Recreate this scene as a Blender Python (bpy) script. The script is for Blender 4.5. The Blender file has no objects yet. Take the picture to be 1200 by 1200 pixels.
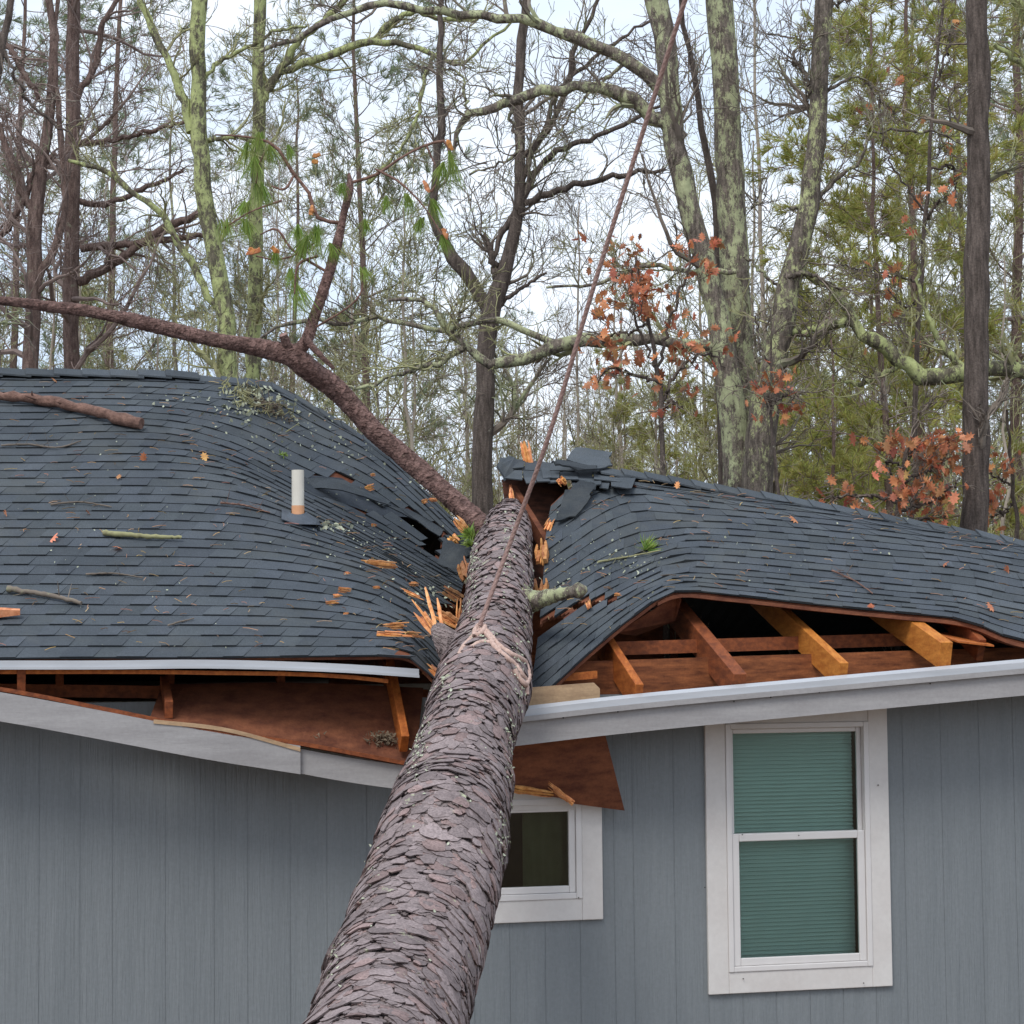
import bpy, math, random
import numpy as np
from mathutils import Matrix, Vector
random.seed(11); RNG = np.random.default_rng(11)
SC = bpy.context.scene; COL = SC.collection
R_ = math.radians
# ------------------------------------------------------------------ camera, sky, sun, exposure
F = 2500.0; CAMZ = 2.9
PITCH = 3.55; ROLL = -0.6
cam = bpy.data.cameras.new('camera'); camo = bpy.data.objects.new('camera', cam); COL.objects.link(camo)
cam.sensor_width = 36; cam.lens = 36 * F / 1200; cam.clip_end = 2000; cam.clip_start = 0.1
CM = Matrix.Rotation(R_(90 + PITCH), 4, 'X') @ Matrix.Rotation(R_(ROLL), 4, 'Z')
CM.translation = (0, 0, CAMZ); camo.matrix_world = CM; SC.camera = camo
CR = np.array(CM.to_3x3())
SUN_EL, SUN_AZ = 52.0, 205.0      # azimuth the light comes FROM, clockwise from +Y
w = bpy.data.worlds.new('World'); SC.world = w; w.use_nodes = True
nt = w.node_tree; nt.nodes.clear()
def wn(t): return nt.nodes.new(t)
out = wn('ShaderNodeOutputWorld'); bg = wn('ShaderNodeBackground'); sky = wn('ShaderNodeTexSky')
sky.sky_type = 'NISHITA'; sky.sun_disc = False; sky.sun_elevation = R_(SUN_EL); sky.sun_rotation = R_(SUN_AZ)
tc = wn('ShaderNodeTexCoord'); mp = wn('ShaderNodeMapping'); mp.inputs['Scale'].default_value = (2, 2, 6)
nz = wn('ShaderNodeTexNoise'); nz.inputs['Scale'].default_value = 2.2; nz.inputs['Detail'].default_value = 7
cr = wn('ShaderNodeValToRGB'); cr.color_ramp.elements[0].position = 0.36; cr.color_ramp.elements[0].color = (5.7, 6.9, 8.7, 1)
cr.color_ramp.elements[1].position = 0.62; cr.color_ramp.elements[1].color = (8.2, 8.8, 9.7, 1)
mx = wn('ShaderNodeMix'); mx.data_type = 'RGBA'; mx.inputs[0].default_value = 0.88
L = nt.links.new
L(tc.outputs['Generated'], mp.inputs[0]); L(mp.outputs[0], nz.inputs[0]); L(nz.outputs[0], cr.inputs[0])
L(sky.outputs[0], mx.inputs[6]); L(cr.outputs[0], mx.inputs[7]); L(mx.outputs[2], bg.inputs[0])
bg.inputs[1].default_value = 0.10; L(bg.outputs[0], out.inputs[0])
sl = bpy.data.lights.new('sun', 'SUN'); sl.energy = 1.5; sl.angle = R_(22); sl.color = (1.0, 0.97, 0.92)
so = bpy.data.objects.new('sun', sl); COL.objects.link(so)
az = R_(SUN_AZ); el = R_(SUN_EL)
sd = Vector((math.sin(az) * math.cos(el), math.cos(az) * math.cos(el), math.sin(el)))
so.rotation_euler = sd.to_track_quat('Z', 'Y').to_euler(); so.location = (-4, -6, 14)
SC.view_settings.view_transform = 'Standard'; SC.view_settings.look = 'None'
SC.view_settings.exposure = 0.46; SC.view_settings.gamma = 1.0
try:
    SC.cycles.max_bounces = 6; SC.cycles.transparent_max_bounces = 12; SC.cycles.use_denoising = True
except Exception: pass

# ------------------------------------------------------------------ projection helpers
C0 = np.array([0, 0, CAMZ])
def ray(px, py): return CR @ np.array([(px - 600) / F, -(py - 600) / F, -1.0])
def P(px, py, D):
    d = ray(px, py); return C0 + d * (D / d[1])
def proj(p):
    q = (np.asarray(p, float) - C0) @ CR
    return np.stack([600 + F * q[..., 0] / -q[..., 2], 600 - F * q[..., 1] / -q[..., 2]], -1)
PHI = R_(12.7)
E0 = np.array([0, 12.0, 0]); U = np.array([math.cos(PHI), math.sin(PHI), 0]); N = np.array([-math.sin(PHI), math.cos(PHI), 0]); Z = np.array([0, 0, 1.0])
ZE = 2.85; SLOPE = 0.5
def PH(px, py, v):                       # point on the house's vertical plane at depth v behind the eave line
    d = ray(px, py); t = (v - (C0 - E0) @ N) / (d @ N); return C0 + d * t
def HW(u, v, z): return E0 + U * u + N * v + Z * z
def uz(px, py, v=0.45):
    p = PH(px, py, v); return float((p - E0) @ U), float(p[2])
def PR(px, py):                          # point on the undamaged front roof plane
    d = ray(px, py); a = (C0 - E0) @ N; # z = ZE + S*v
    t = (ZE + SLOPE * a - C0[2]) / (d[2] - SLOPE * (d @ N)); return C0 + d * t
def V(p): return float((np.asarray(p) - E0) @ N)

# ------------------------------------------------------------------ mesh builder
class MB:
    def __init__(s): s.v = []; s.f = []; s.c = []; s.n = 0; s.col = False
    def add(s, v, f, c=None):            # v (n,3); f (m,k) index array; c (m,) tint or (m,3)
        v = np.asarray(v, np.float32).reshape(-1, 3); f = np.asarray(f, np.int64)
        s.v.append(v); s.f.append(f + s.n); s.n += len(v)
        if c is not None: s.col = True
        c = np.ones((len(f), 3)) if c is None else np.asarray(c, float)
        if c.ndim == 1 and len(c) == 3 and len(f) != 3: c = np.tile(c, (len(f), 1))
        if c.ndim == 0: c = np.full((len(f), 3), float(c))
        if c.ndim == 1: c = np.repeat(c[:, None], 3, 1)
        s.c.append(c)
    def quad(s, a, b, c, d, t=None): s.add([a, b, c, d], [[0, 1, 2, 3]], None if t is None else np.array([[t] * 3]))
    def hexa(s, b, t, c=None):           # bottom quad, top quad
        s.add(np.array(list(b) + list(t)), [[0, 3, 2, 1], [4, 5, 6, 7], [0, 1, 5, 4], [1, 2, 6, 5], [2, 3, 7, 6], [3, 0, 4, 7]], None if c is None else np.full((6, 3), c))
    def build(s, name, mat, parent=None, smooth=False, label=None, cat=None, group=None, kind=None, origin=None):
        me = bpy.data.meshes.new(name)
        org = np.zeros(3)
        if parent is not None: org = np.array(wloc(parent))
        elif origin is not None: org = np.asarray(origin, float)
        if s.n:
            v = np.concatenate(s.v) - org.astype(np.float32)
            cnt = np.concatenate([np.full(len(f), f.shape[1]) for f in s.f]); li = np.concatenate([f.ravel() for f in s.f])
            me.vertices.add(len(v)); me.vertices.foreach_set('co', v.ravel().astype(np.float32))
            me.loops.add(len(li)); me.loops.foreach_set('vertex_index', li.astype(np.int32))
            me.polygons.add(len(cnt)); st = np.concatenate([[0], np.cumsum(cnt)[:-1]])
            me.polygons.foreach_set('loop_start', st.astype(np.int32)); me.polygons.foreach_set('loop_total', cnt.astype(np.int32))
            if s.col:
                at = me.attributes.new('tint', 'FLOAT_COLOR', 'CORNER')
                cc = np.repeat(np.concatenate(s.c), cnt, 0); cc = np.concatenate([cc, np.ones((len(cc), 1))], 1)
                at.data.foreach_set('color', cc.astype(np.float32).ravel())
            me.update(calc_edges=True); me.validate()
            me.polygons.foreach_set('use_smooth', np.full(len(me.polygons), bool(smooth)))
        me.materials.append(mat)
        o = bpy.data.objects.new(name, me); COL.objects.link(o)
        if parent is not None: o.parent = parent
        else: o.location = org
        tag(o, label, cat, group, kind); return o
def wloc(o):
    l = np.array(o.location); p = o.parent
    while p is not None: l = l + np.array(p.location); p = p.parent
    return l
def tag(o, label=None, cat=None, group=None, kind=None):
    for k, x in (('label', label), ('category', cat), ('group', group), ('kind', kind)):
        if x: o[k] = x
    return o
def thing(name, loc, label, cat, group=None):
    o = bpy.data.objects.new(name, None); COL.objects.link(o); o.location = tuple(float(x) for x in loc); o.empty_display_size = .2
    return tag(o, label, cat, group)
def nrm(a): return a / (np.linalg.norm(a, axis=-1, keepdims=True) + 1e-12)
def tubes(mb, pts, rad, sides=6, c=None, cap=False):   # pts (B,n,3), rad (B,n)
    pts = np.asarray(pts, float); rad = np.asarray(rad, float)
    if pts.ndim == 2: pts = pts[None]; rad = rad[None]
    B, n, _ = pts.shape
    tan = np.gradient(pts, axis=1); tan = nrm(tan)
    mean = nrm(pts[:, -1] - pts[:, 0])
    ref = np.where(np.abs(mean[:, 2:3]) < .8, np.array([[0, 0, 1.]]), np.array([[1., 0, 0]]))[:, None]
    a = nrm(np.cross(tan, np.broadcast_to(ref, tan.shape))); b = np.cross(tan, a)
    th = np.arange(sides) / sides * 2 * np.pi
    ring = pts[:, :, None] + rad[:, :, None, None] * (a[:, :, None] * np.cos(th)[None, None, :, None] + b[:, :, None] * np.sin(th)[None, None, :, None])
    idx = np.arange(B * n * sides).reshape(B, n, sides)
    q = np.stack([idx[:, :-1], np.roll(idx[:, :-1], -1, 2), np.roll(idx[:, 1:], -1, 2), idx[:, 1:]], -1).reshape(-1, 4)
    if c is not None:
        c = np.asarray(c, float)
        if c.ndim == 2: c = np.repeat(c, (n - 1) * sides, 0)      # one colour per tube
        elif c.ndim == 1: c = np.tile(c, (len(q), 1))
    mb.add(ring.reshape(-1, 3), q, c)
    if cap:
        for i in range(B):
            for k, fl in ((0, True), (n - 1, False)):
                r = ring[i, k]; ctr = pts[i, k]; vv = np.vstack([r, ctr]); j = np.arange(sides)
                f = np.stack([j, (j + 1) % sides, np.full(sides, sides)], 1)
                mb.add(vv, f[:, ::-1] if fl else f, None if c is None else np.tile(c[0] * 1.0, (sides, 1)))
def smooth_line(pts, n, jitter=0, rng=RNG):
    pts = np.asarray(pts, float); m = len(pts)
    if m == 2: s = np.linspace(0, 1, n)[:, None]; r = pts[0] * (1 - s) + pts[1] * s
    else:
        d = np.concatenate([[0], np.cumsum(np.linalg.norm(np.diff(pts[:, :3], axis=0), axis=1))]); T = np.gradient(pts, d + np.arange(m) * 1e-9, axis=0)
        s = np.linspace(0, d[-1], n); k = np.clip(np.searchsorted(d, s, 'right') - 1, 0, m - 2); h = (d[k + 1] - d[k]); t = ((s - d[k]) / h)[:, None]; h = h[:, None]
        r = (2*t**3-3*t**2+1)*pts[k] + (t**3-2*t**2+t)*h*T[k] + (-2*t**3+3*t**2)*pts[k+1] + (t**3-t**2)*h*T[k+1]
    if jitter: r[1:-1, :3] += rng.normal(0, jitter, (n - 2, 3))
    return r
def beam(mb, p, q, wd, ht, up=Z, c=None):
    p = np.asarray(p, float); q = np.asarray(q, float); d = nrm(q - p); s = nrm(np.cross(d, up)) * wd / 2; h = nrm(np.cross(s, d)) * ht / 2
    mb.hexa([p - s - h, p + s - h, q + s - h, q - s - h], [p - s + h, p + s + h, q + s + h, q - s + h], c)
def slab(mb, poly, nv, th, c=None):     # extruded polygon, fan faces
    poly = np.asarray(poly, float); k = len(poly); bot = poly - np.asarray(nv) * th
    j = np.arange(k); mb.add(np.vstack([poly, bot]), [list(range(k))], None if c is None else np.full((1, 3), c))
    mb.add(np.vstack([poly, bot]), [list(range(2 * k - 1, k - 1, -1))], None if c is None else np.full((1, 3), c))
    mb.add(np.vstack([poly, bot]), np.stack([j, j + k, (j + 1) % k + k, (j + 1) % k], 1), None if c is None else np.full((k, 3), c * .6))
def inside(poly, p):
    x, y = p; r = False; j = len(poly) - 1
    for i in range(len(poly)):
        a, b = poly[i], poly[j]
        if (a[1] > y) != (b[1] > y) and x < (b[0] - a[0]) * (y - a[1]) / (b[1] - a[1]) + a[0]: r = not r
        j = i
    return r

# ------------------------------------------------------------------ materials
def mat(name, c1, c2=None, scale=8, stretch=(1, 1, 1), rough=.8, detail=6, lo=.35, hi=.65, bump=0, bscale=None, bdist=.01, tint=False, c3=None, s3=3, lo3=.55, hi3=.62, st3=(1, 1, 1), metal=0, spec=.3, fine=0, fa=.3, trans=0, rg3=.72):
    m = bpy.data.materials.new(name); m.use_nodes = True; t = m.node_tree; t.nodes.clear(); l = t.links.new
    o = t.nodes.new('ShaderNodeOutputMaterial'); b = t.nodes.new('ShaderNodeBsdfPrincipled'); l(b.outputs[0], o.inputs[0])
    b.inputs['Roughness'].default_value = rough; b.inputs['Metallic'].default_value = metal; b.inputs['Specular IOR Level'].default_value = spec
    tc = t.nodes.new('ShaderNodeTexCoord')
    def noise(sc, st, det=detail, rg=.6):
        mp = t.nodes.new('ShaderNodeMapping'); mp.inputs['Scale'].default_value = st; l(tc.outputs['Object'], mp.inputs[0])
        n = t.nodes.new('ShaderNodeTexNoise'); n.inputs['Scale'].default_value = sc; n.inputs['Detail'].default_value = det; n.inputs['Roughness'].default_value = rg; l(mp.outputs[0], n.inputs[0]); return n.outputs[0]
    def ramp(s, a, bb, ca, cb):
        r = t.nodes.new('ShaderNodeValToRGB'); r.color_ramp.elements[0].position = a; r.color_ramp.elements[1].position = bb
        r.color_ramp.elements[0].color = (*ca, 1); r.color_ramp.elements[1].color = (*cb, 1); l(s, r.inputs[0]); return r.outputs[0]
    def mix(f, a, bb, mode='MIX'):
        x = t.nodes.new('ShaderNodeMix'); x.data_type = 'RGBA'; x.blend_type = mode
        if isinstance(f, (int, float)): x.inputs[0].default_value = f
        else: l(f, x.inputs[0])
        l(a, x.inputs[6]); l(bb, x.inputs[7]); return x.outputs[2]
    col = ramp(noise(scale, stretch), lo, hi, c1, c2 or tuple(k * 1.25 for k in c1))
    if fine:
        col = mix(1.0, col, ramp(noise(fine, (1, 1, 1), 2), .3, .7, (1-fa,)*3, (1+fa,)*3), 'MULTIPLY')
    if tint:
        a = t.nodes.new('ShaderNodeAttribute'); a.attribute_name = 'tint'; col = mix(1.0, col, a.outputs['Color'], 'MULTIPLY')
    if c3:
        f = ramp(noise(s3, st3, 12, rg3), lo3, hi3, (0, 0, 0), (1, 1, 1)); r3 = ramp(noise(s3 * 3, (1, 1, 1)), .3, .7, tuple(k * .7 for k in c3), tuple(k * 1.25 for k in c3))
        col = mix(f, col, r3)
    l(col, b.inputs['Base Color'])
    if trans:
        tr = t.nodes.new('ShaderNodeBsdfTranslucent'); l(col, tr.inputs[0]); ms = t.nodes.new('ShaderNodeMixShader'); ms.inputs[0].default_value = trans
        l(b.outputs[0], ms.inputs[1]); l(tr.outputs[0], ms.inputs[2]); l(ms.outputs[0], o.inputs[0])
    if bump:
        bp = t.nodes.new('ShaderNodeBump'); bp.inputs['Strength'].default_value = bump; bp.inputs['Distance'].default_value = bdist
        l(noise(bscale or scale, stretch, 8, .65), bp.inputs['Height']); l(bp.outputs[0], b.inputs['Normal'])
    return m
LICH = (.43, .45, .26)
M = dict(
 shingle=mat('shingle', (.058, .068, .078), (.076, .087, .098), scale=3, rough=.92, tint=True, fine=200, fa=.38, c3=(.088, .092, .088), s3=1.7, lo3=.50, hi3=.80, bump=.35, bscale=300, bdist=.002, spec=.25),
 felt=mat('roofing_felt', (.03, .037, .046), (.05, .058, .07), scale=10, rough=.9, fine=150, bump=.4, bscale=20, bdist=.01),
 ply=mat('plywood', (.12, .036, .014), (.30, .10, .035), scale=9, stretch=(.5, 2, 4), rough=.75, fine=80, fa=.12, bump=.2, bscale=14, bdist=.004),
 plydark=mat('dark_plywood', (.10, .032, .018), (.21, .075, .036), scale=7, stretch=(1, 1, 2.5), rough=.8, fine=70, fa=.12, bump=.25, bscale=20),
 raft=mat('framing_lumber', (.28, .07, .014), (.48, .145, .03), scale=7, stretch=(5, .6, 5), rough=.7, fine=60, fa=.1, bump=.2, bscale=12, bdist=.004),
 raftb=mat('pale_lumber', (.40, .125, .02), (.58, .22, .04), scale=7, stretch=(5, .6, 5), rough=.7, fine=60, fa=.1, bump=.2, bscale=12, bdist=.004),
 raftd=mat('brown_lumber', (.14, .040, .017), (.29, .083, .028), scale=6, stretch=(4, .8, 5), rough=.75, fine=60, fa=.12, bump=.25, bscale=12, bdist=.004),
 tan=mat('tan_lumber', (.34, .22, .13), (.5, .34, .2), scale=6, stretch=(1, 1, 6), rough=.7, fine=60, fa=.08),
 raw=mat('splintered_wood', (.52, .19, .06), (.85, .43, .18), scale=14, stretch=(2, 2, 2), rough=.7, tint=True, bump=.5, bscale=60, bdist=.004),
 siding=mat('siding_paint', (.187, .205, .215), (.210, .228, .238), scale=2.2, rough=.55, fine=50, fa=.05, bump=1, bscale=12, stretch=(4, 4, .22), bdist=.010, spec=.35),
 white=mat('white_trim', (.60, .56, .53), (.66, .63, .60), scale=3, rough=.5, fine=30, fa=.03, bump=.1, bscale=30, c3=(.35, .26, .2), s3=14, lo3=.78, hi3=.80),
 vinyl=mat('white_vinyl', (.64, .61, .59), (.69, .66, .64), scale=3, rough=.35, spec=.5),
 fascia=mat('fascia_paint', (.30, .285, .282), (.37, .355, .35), scale=4, stretch=(.5, .5, 3), rough=.6, fine=50, fa=.05, bump=.15, bscale=20, c3=(.25, .2, .17), s3=9, lo3=.76, hi3=.80),
 metal=mat('drip_edge_metal', (.40, .41, .43), (.50, .51, .53), scale=3, stretch=(.5, .5, 3), rough=.35, spec=.6, c3=(.3, .25, .2), s3=14, lo3=.77, hi3=.79),
 blind=mat('blind_slats', (.84, .85, .83), (.88, .89, .87), rough=.6),
 curtain=mat('curtain', (.30, .33, .25), (.38, .41, .32), rough=.9),
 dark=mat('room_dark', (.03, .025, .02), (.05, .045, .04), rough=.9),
 pvc=mat('pvc_pipe', (.62, .58, .50), (.70, .66, .57), rough=.4),
 rust=mat('pipe_stain', (.6, .28, .12), (.68, .36, .2), rough=.6),
 boot=mat('rubber_boot', (.05, .06, .075), (.08, .095, .115), rough=.5),
 ropel=mat('pale_rope_fibre', (.42, .28, .23), (.60, .43, .36), scale=60, rough=.8, bump=.6, bscale=90, bdist=.003, spec=.2),
 rope=mat('rope_fibre', (.24, .15, .13), (.36, .24, .21), scale=60, stretch=(1, 1, 1), rough=.8, bump=.8, bscale=90, bdist=.004, spec=.2),
 bark=mat('pine_bark', (.178, .140, .134), (.25, .200, .190), scale=5, rough=.85, tint=True, fine=90, bump=.6, bscale=45, bdist=.006, spec=.25, c3=(.42, .44, .28), s3=7, lo3=.625, hi3=.67),
 limb=mat('red_limb_bark', (.108, .060, .050), (.26, .158, .135), scale=22, stretch=(1, 1, 1), rough=.8, tint=True, bump=1, bscale=34, bdist=.03, c3=(.38, .30, .22), s3=9, lo3=.66, hi3=.70, fine=80),
 lichenbark=mat('lichen_bark', (.070, .056, .045), (.23, .19, .155), scale=26, stretch=(1.6, 1.6, .35), rough=.9, bump=1, bscale=14, bdist=.03, c3=LICH, s3=4, rg3=.86, lo3=.50, hi3=.53, st3=(1.6, 1.6, .8), fine=60),
 mossbark=mat('mossy_bark', (.075, .065, .045), (.18, .16, .11), scale=16, stretch=(1.6, 1.6, .4), rough=.9, bump=1, bscale=14, bdist=.03, c3=(.40, .435, .19), s3=4, rg3=.84, lo3=.475, hi3=.515, st3=(1.5, 1.5, .8), fine=60),
 brownbark=mat('brown_bark', (.060, .046, .038), (.150, .118, .100), scale=16, stretch=(2, 2, .3), rough=.9, bump=1, bscale=16, bdist=.03, c3=(.42, .43, .33), s3=9, lo3=.66, hi3=.69, fine=70),
 redbark=mat('reddish_bark', (.10, .064, .054), (.23, .160, .135), scale=16, stretch=(2, 2, .4), rough=.9, bump=1, bscale=16, bdist=.03, c3=(.25, .24, .17), s3=5, lo3=.62, hi3=.68, fine=70),
 limbp=mat('red_twig_bark', (.12, .065, .05), (.26, .15, .115), scale=22, rough=.8, bump=.8, bscale=34, bdist=.02),
 cavity=mat('shade_dark_wood', (.05, .02, .012), (.12, .045, .026), scale=12, stretch=(1, 1, 3), rough=.9, bump=.6, bscale=30, bdist=.01),  # wood colour lowered to give the shade inside the hole
 lichenb=mat('patchy_lichen_bark', (.062, .050, .040), (.20, .165, .135), scale=26, stretch=(1.6, 1.6, .35), rough=.9, bump=1, bscale=14, bdist=.03, c3=(.42, .44, .22), s3=4, rg3=.86, lo3=.535, hi3=.56, st3=(1.6, 1.6, .8), fine=60),
 straw=mat('dry_needles', (.22, .12, .06), (.34, .22, .13), scale=9, rough=.9, tint=True),
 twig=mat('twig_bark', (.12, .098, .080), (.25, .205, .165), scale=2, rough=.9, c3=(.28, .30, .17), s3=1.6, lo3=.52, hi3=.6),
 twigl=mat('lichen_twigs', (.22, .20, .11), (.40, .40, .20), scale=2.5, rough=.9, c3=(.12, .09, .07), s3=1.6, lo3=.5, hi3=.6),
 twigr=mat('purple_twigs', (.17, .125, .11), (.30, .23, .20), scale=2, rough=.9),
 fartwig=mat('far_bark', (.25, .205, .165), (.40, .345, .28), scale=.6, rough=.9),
 needle=mat('pine_needles', (.29, .295, .08), (.50, .48, .16), scale=.9, rough=.7, tint=True, trans=.5),
 needleb=mat('blue_pine_needles', (.19, .23, .13), (.32, .36, .21), scale=.9, rough=.7, tint=True, trans=.5),
 needlef=mat('fresh_needles', (.19, .29, .05), (.36, .46, .12), scale=5, rough=.6, tint=True, trans=.35),
 leaf=mat('dead_oak_leaves', (.42, .145, .07), (.66, .29, .15), scale=6, rough=.7, tint=True, trans=.3),
 litter=mat('leaf_litter', (.10, .065, .04), (.22, .15, .09), scale=5, rough=.95, bump=.6, bscale=30, bdist=.03),
 lawn=mat('wet_ground', (.05, .055, .03), (.13, .10, .06), scale=1.5, rough=.95, bump=.6, bscale=20, bdist=.03),
 lichen=mat('lichen_bits', (.33, .35, .24), (.52, .54, .42), scale=20, rough=.9),
 wasp=mat('insulation_tuft', (.12, .09, .06), (.25, .2, .14), scale=20, rough=1),
)
def glass(name, tint, gloss):
    m = bpy.data.materials.new(name); m.use_nodes = True; t = m.node_tree; t.nodes.clear(); l = t.links.new
    o = t.nodes.new('ShaderNodeOutputMaterial'); a = t.nodes.new('ShaderNodeBsdfTransparent'); a.inputs[0].default_value = (*tint, 1)
    g = t.nodes.new('ShaderNodeBsdfGlossy'); g.inputs['Roughness'].default_value = .03; g.inputs['Color'].default_value = (gloss, gloss, gloss, 1)
    f = t.nodes.new('ShaderNodeFresnel'); f.inputs[0].default_value = 1.5; x = t.nodes.new('ShaderNodeMixShader')
    l(f.outputs[0], x.inputs[0]); l(a.outputs[0], x.inputs[1]); l(g.outputs[0], x.inputs[2]); l(x.outputs[0], o.inputs[0]); return m
M['glass'] = glass('tinted_glass', (.76, .865, .835), 1.0); M['glassd'] = glass('clear_glass', (.6, .62, .55), 1.0)

# ------------------------------------------------------------------ ground
g = MB(); S = 300
g.add([[-S, -60, 0], [S, -60, 0], [S, 220, 0], [-S, 220, 0]], [[0, 1, 2, 3]]); g.build('ground', M['litter'], kind='structure', label='brown leaf litter ground of the yard and the wood')

# ------------------------------------------------------------------ house
hu0, hu1 = -8.0, 7.2
HR = HW(0, .45, 0)
house = thing('house', HR, 'single storey house with grey blue siding and a dark shingle roof crushed by a tree', 'house')
WT = 2.60                                     # top of the front wall
def window_rect(px0, py0, px1, py1):
    u0, z1 = uz(px0, py0); u1, z0 = uz(px1, py1); return u0, u1, z0, z1
# corners averaged from the photograph
bu0 = (uz(825, 848)[0] + uz(829, 1165)[0]) / 2; bu1 = (uz(1037, 828)[0] + uz(1045, 1155)[0]) / 2
bz0 = (uz(829, 1165)[1] + uz(1045, 1155)[1]) / 2; bz1 = WT - .06
su1 = (uz(703, 950)[0] + uz(707, 1076)[0]) / 2; sz0 = (uz(566, 1083)[1] + uz(707, 1076)[1]) / 2; sz1 = uz(640, 930)[1] + .03; su0 = su1 - 1.15
bu_s = .115                                   # casing width
opens = [(bu0 + .06, bu1 - .06, bz0 + .06, bz1 - .06), (su0 + .06, su1 - .06, sz0 + .06, sz1 - .06)]
# siding with real grooves
wl = MB(); us = [hu0]; x = hu0
gro = []
rs = random.Random(5)
seed_px = [46, 94, 132, 194, 251, 290, 340, 383, 430, 742, 790, 1060, 1105, 1150, 1190]
gu = sorted([uz(p, 1000)[0] for p in seed_px])
k = 0; x = gu[0] - .24
while x > hu0 + .1: gro.append(x); x -= rs.choice([.2, .3, .2, .25])
gro += gu; x = gu[-1] + .2
while x < hu1 - .1: gro.append(x); x += rs.choice([.2, .3, .2, .25])
a, b = uz(430, 1000)[0], uz(742, 1000)[0]; x = a + .2
while x < b - .1: gro.append(x); x += .21
a, b = uz(790, 1000)[0], uz(1060, 1000)[0]; x = a + .2
while x < b - .1: gro.append(x); x += .21
gro = sorted(gro)
zs = sorted({0.25, WT} | {z for o in opens for z in o[2:]})
def wall_cells(u0, u1, v):
    cuts = sorted({u0, u1} | {u for o in opens for u in o[:2] if u0 < u < u1})
    for i in range(len(cuts) - 1):
        for j in range(len(zs) - 1):
            cu, cz = (cuts[i] + cuts[i + 1]) / 2, (zs[j] + zs[j + 1]) / 2
            if any(o[0] < cu < o[1] and o[2] < cz < o[3] for o in opens): continue
            wl.quad(HW(cuts[i], v, zs[j]), HW(cuts[i + 1], v, zs[j]), HW(cuts[i + 1], v, zs[j + 1]), HW(cuts[i], v, zs[j + 1]))
prev = hu0; GW = .0016; GD = .0024
for gx in gro + [hu1]:
    wall_cells(prev, gx - GW if gx != hu1 else gx, .45)
    if gx != hu1:
        wall_cells(gx - GW, gx + GW, .45 + GD)
        for sgn in (-1, 1):
            uu = gx + sgn * GW
            for j in range(len(zs) - 1):
                if any(o[0] < uu < o[1] and o[2] < (zs[j] + zs[j + 1]) / 2 < o[3] for o in opens): continue
                wl.quad(HW(uu, .45, zs[j]), HW(uu, .45 + GD, zs[j]), HW(uu, .45 + GD, zs[j + 1]), HW(uu, .45, zs[j + 1]))
        prev = gx + GW
wl.build('wall', M['siding'], house, label='grey blue grooved siding wall')
wb = MB()   # inner face, side walls, back wall, foundation, ceiling of the rooms
for u in (hu0, hu1): wb.hexa([HW(u - .06, .47, .25), HW(u + .06, .47, .25), HW(u + .06, 8.6, .25), HW(u - .06, 8.6, .25)], [HW(u - .06, .47, WT), HW(u + .06, .47, WT), HW(u + .06, 8.6, WT), HW(u - .06, 8.6, WT)])
wb.hexa([HW(hu0, 8.55, .25), HW(hu1, 8.55, .25), HW(hu1, 8.7, .25), HW(hu0, 8.7, .25)], [HW(hu0, 8.55, WT), HW(hu1, 8.55, WT), HW(hu1, 8.7, WT), HW(hu0, 8.7, WT)])
wb.build('wall', M['siding'], house)
fd = MB(); fd.hexa([HW(hu0, .49, -.02), HW(hu1, .49, -.02), HW(hu1, 8.6, -.02), HW(hu0, 8.6, -.02)], [HW(hu0, .49, .25), HW(hu1, .49, .25), HW(hu1, 8.6, .25), HW(hu0, 8.6, .25)]); fd.build('foundation', M['fascia'], house)
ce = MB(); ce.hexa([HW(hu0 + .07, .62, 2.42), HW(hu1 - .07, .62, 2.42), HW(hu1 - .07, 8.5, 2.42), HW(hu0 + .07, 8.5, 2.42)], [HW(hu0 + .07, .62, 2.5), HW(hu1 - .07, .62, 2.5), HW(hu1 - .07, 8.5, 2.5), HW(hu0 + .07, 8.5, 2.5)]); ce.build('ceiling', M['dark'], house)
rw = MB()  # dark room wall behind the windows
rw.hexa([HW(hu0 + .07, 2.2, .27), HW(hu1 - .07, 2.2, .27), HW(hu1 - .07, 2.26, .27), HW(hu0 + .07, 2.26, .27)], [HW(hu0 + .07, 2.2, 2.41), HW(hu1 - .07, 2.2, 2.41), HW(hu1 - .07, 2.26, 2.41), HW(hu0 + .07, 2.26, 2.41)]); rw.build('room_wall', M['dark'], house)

def ubox(mb, u0, u1, v0, v1, z0, z1): mb.hexa([HW(u0, v0, z0), HW(u1, v0, z0), HW(u1, v1, z0), HW(u0, v1, z0)], [HW(u0, v0, z1), HW(u1, v0, z1), HW(u1, v1, z1), HW(u0, v1, z1)])
def bevel(o, wdt=.004):
    m = o.modifiers.new('bevel', 'BEVEL'); m.width = wdt; m.segments = 2; m.limit_method = 'ANGLE'; return o
def frame_of(mb, u0, u1, z0, z1, wd, v0, v1):
    ubox(mb, u0, u0 + wd, v0, v1, z0, z1); ubox(mb, u1 - wd, u1, v0, v1, z0, z1)
    ubox(mb, u0 + wd, u1 - wd, v0 + .0015, v1, z0, z0 + wd); ubox(mb, u0 + wd, u1 - wd, v0 + .0015, v1, z1 - wd, z1)
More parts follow.
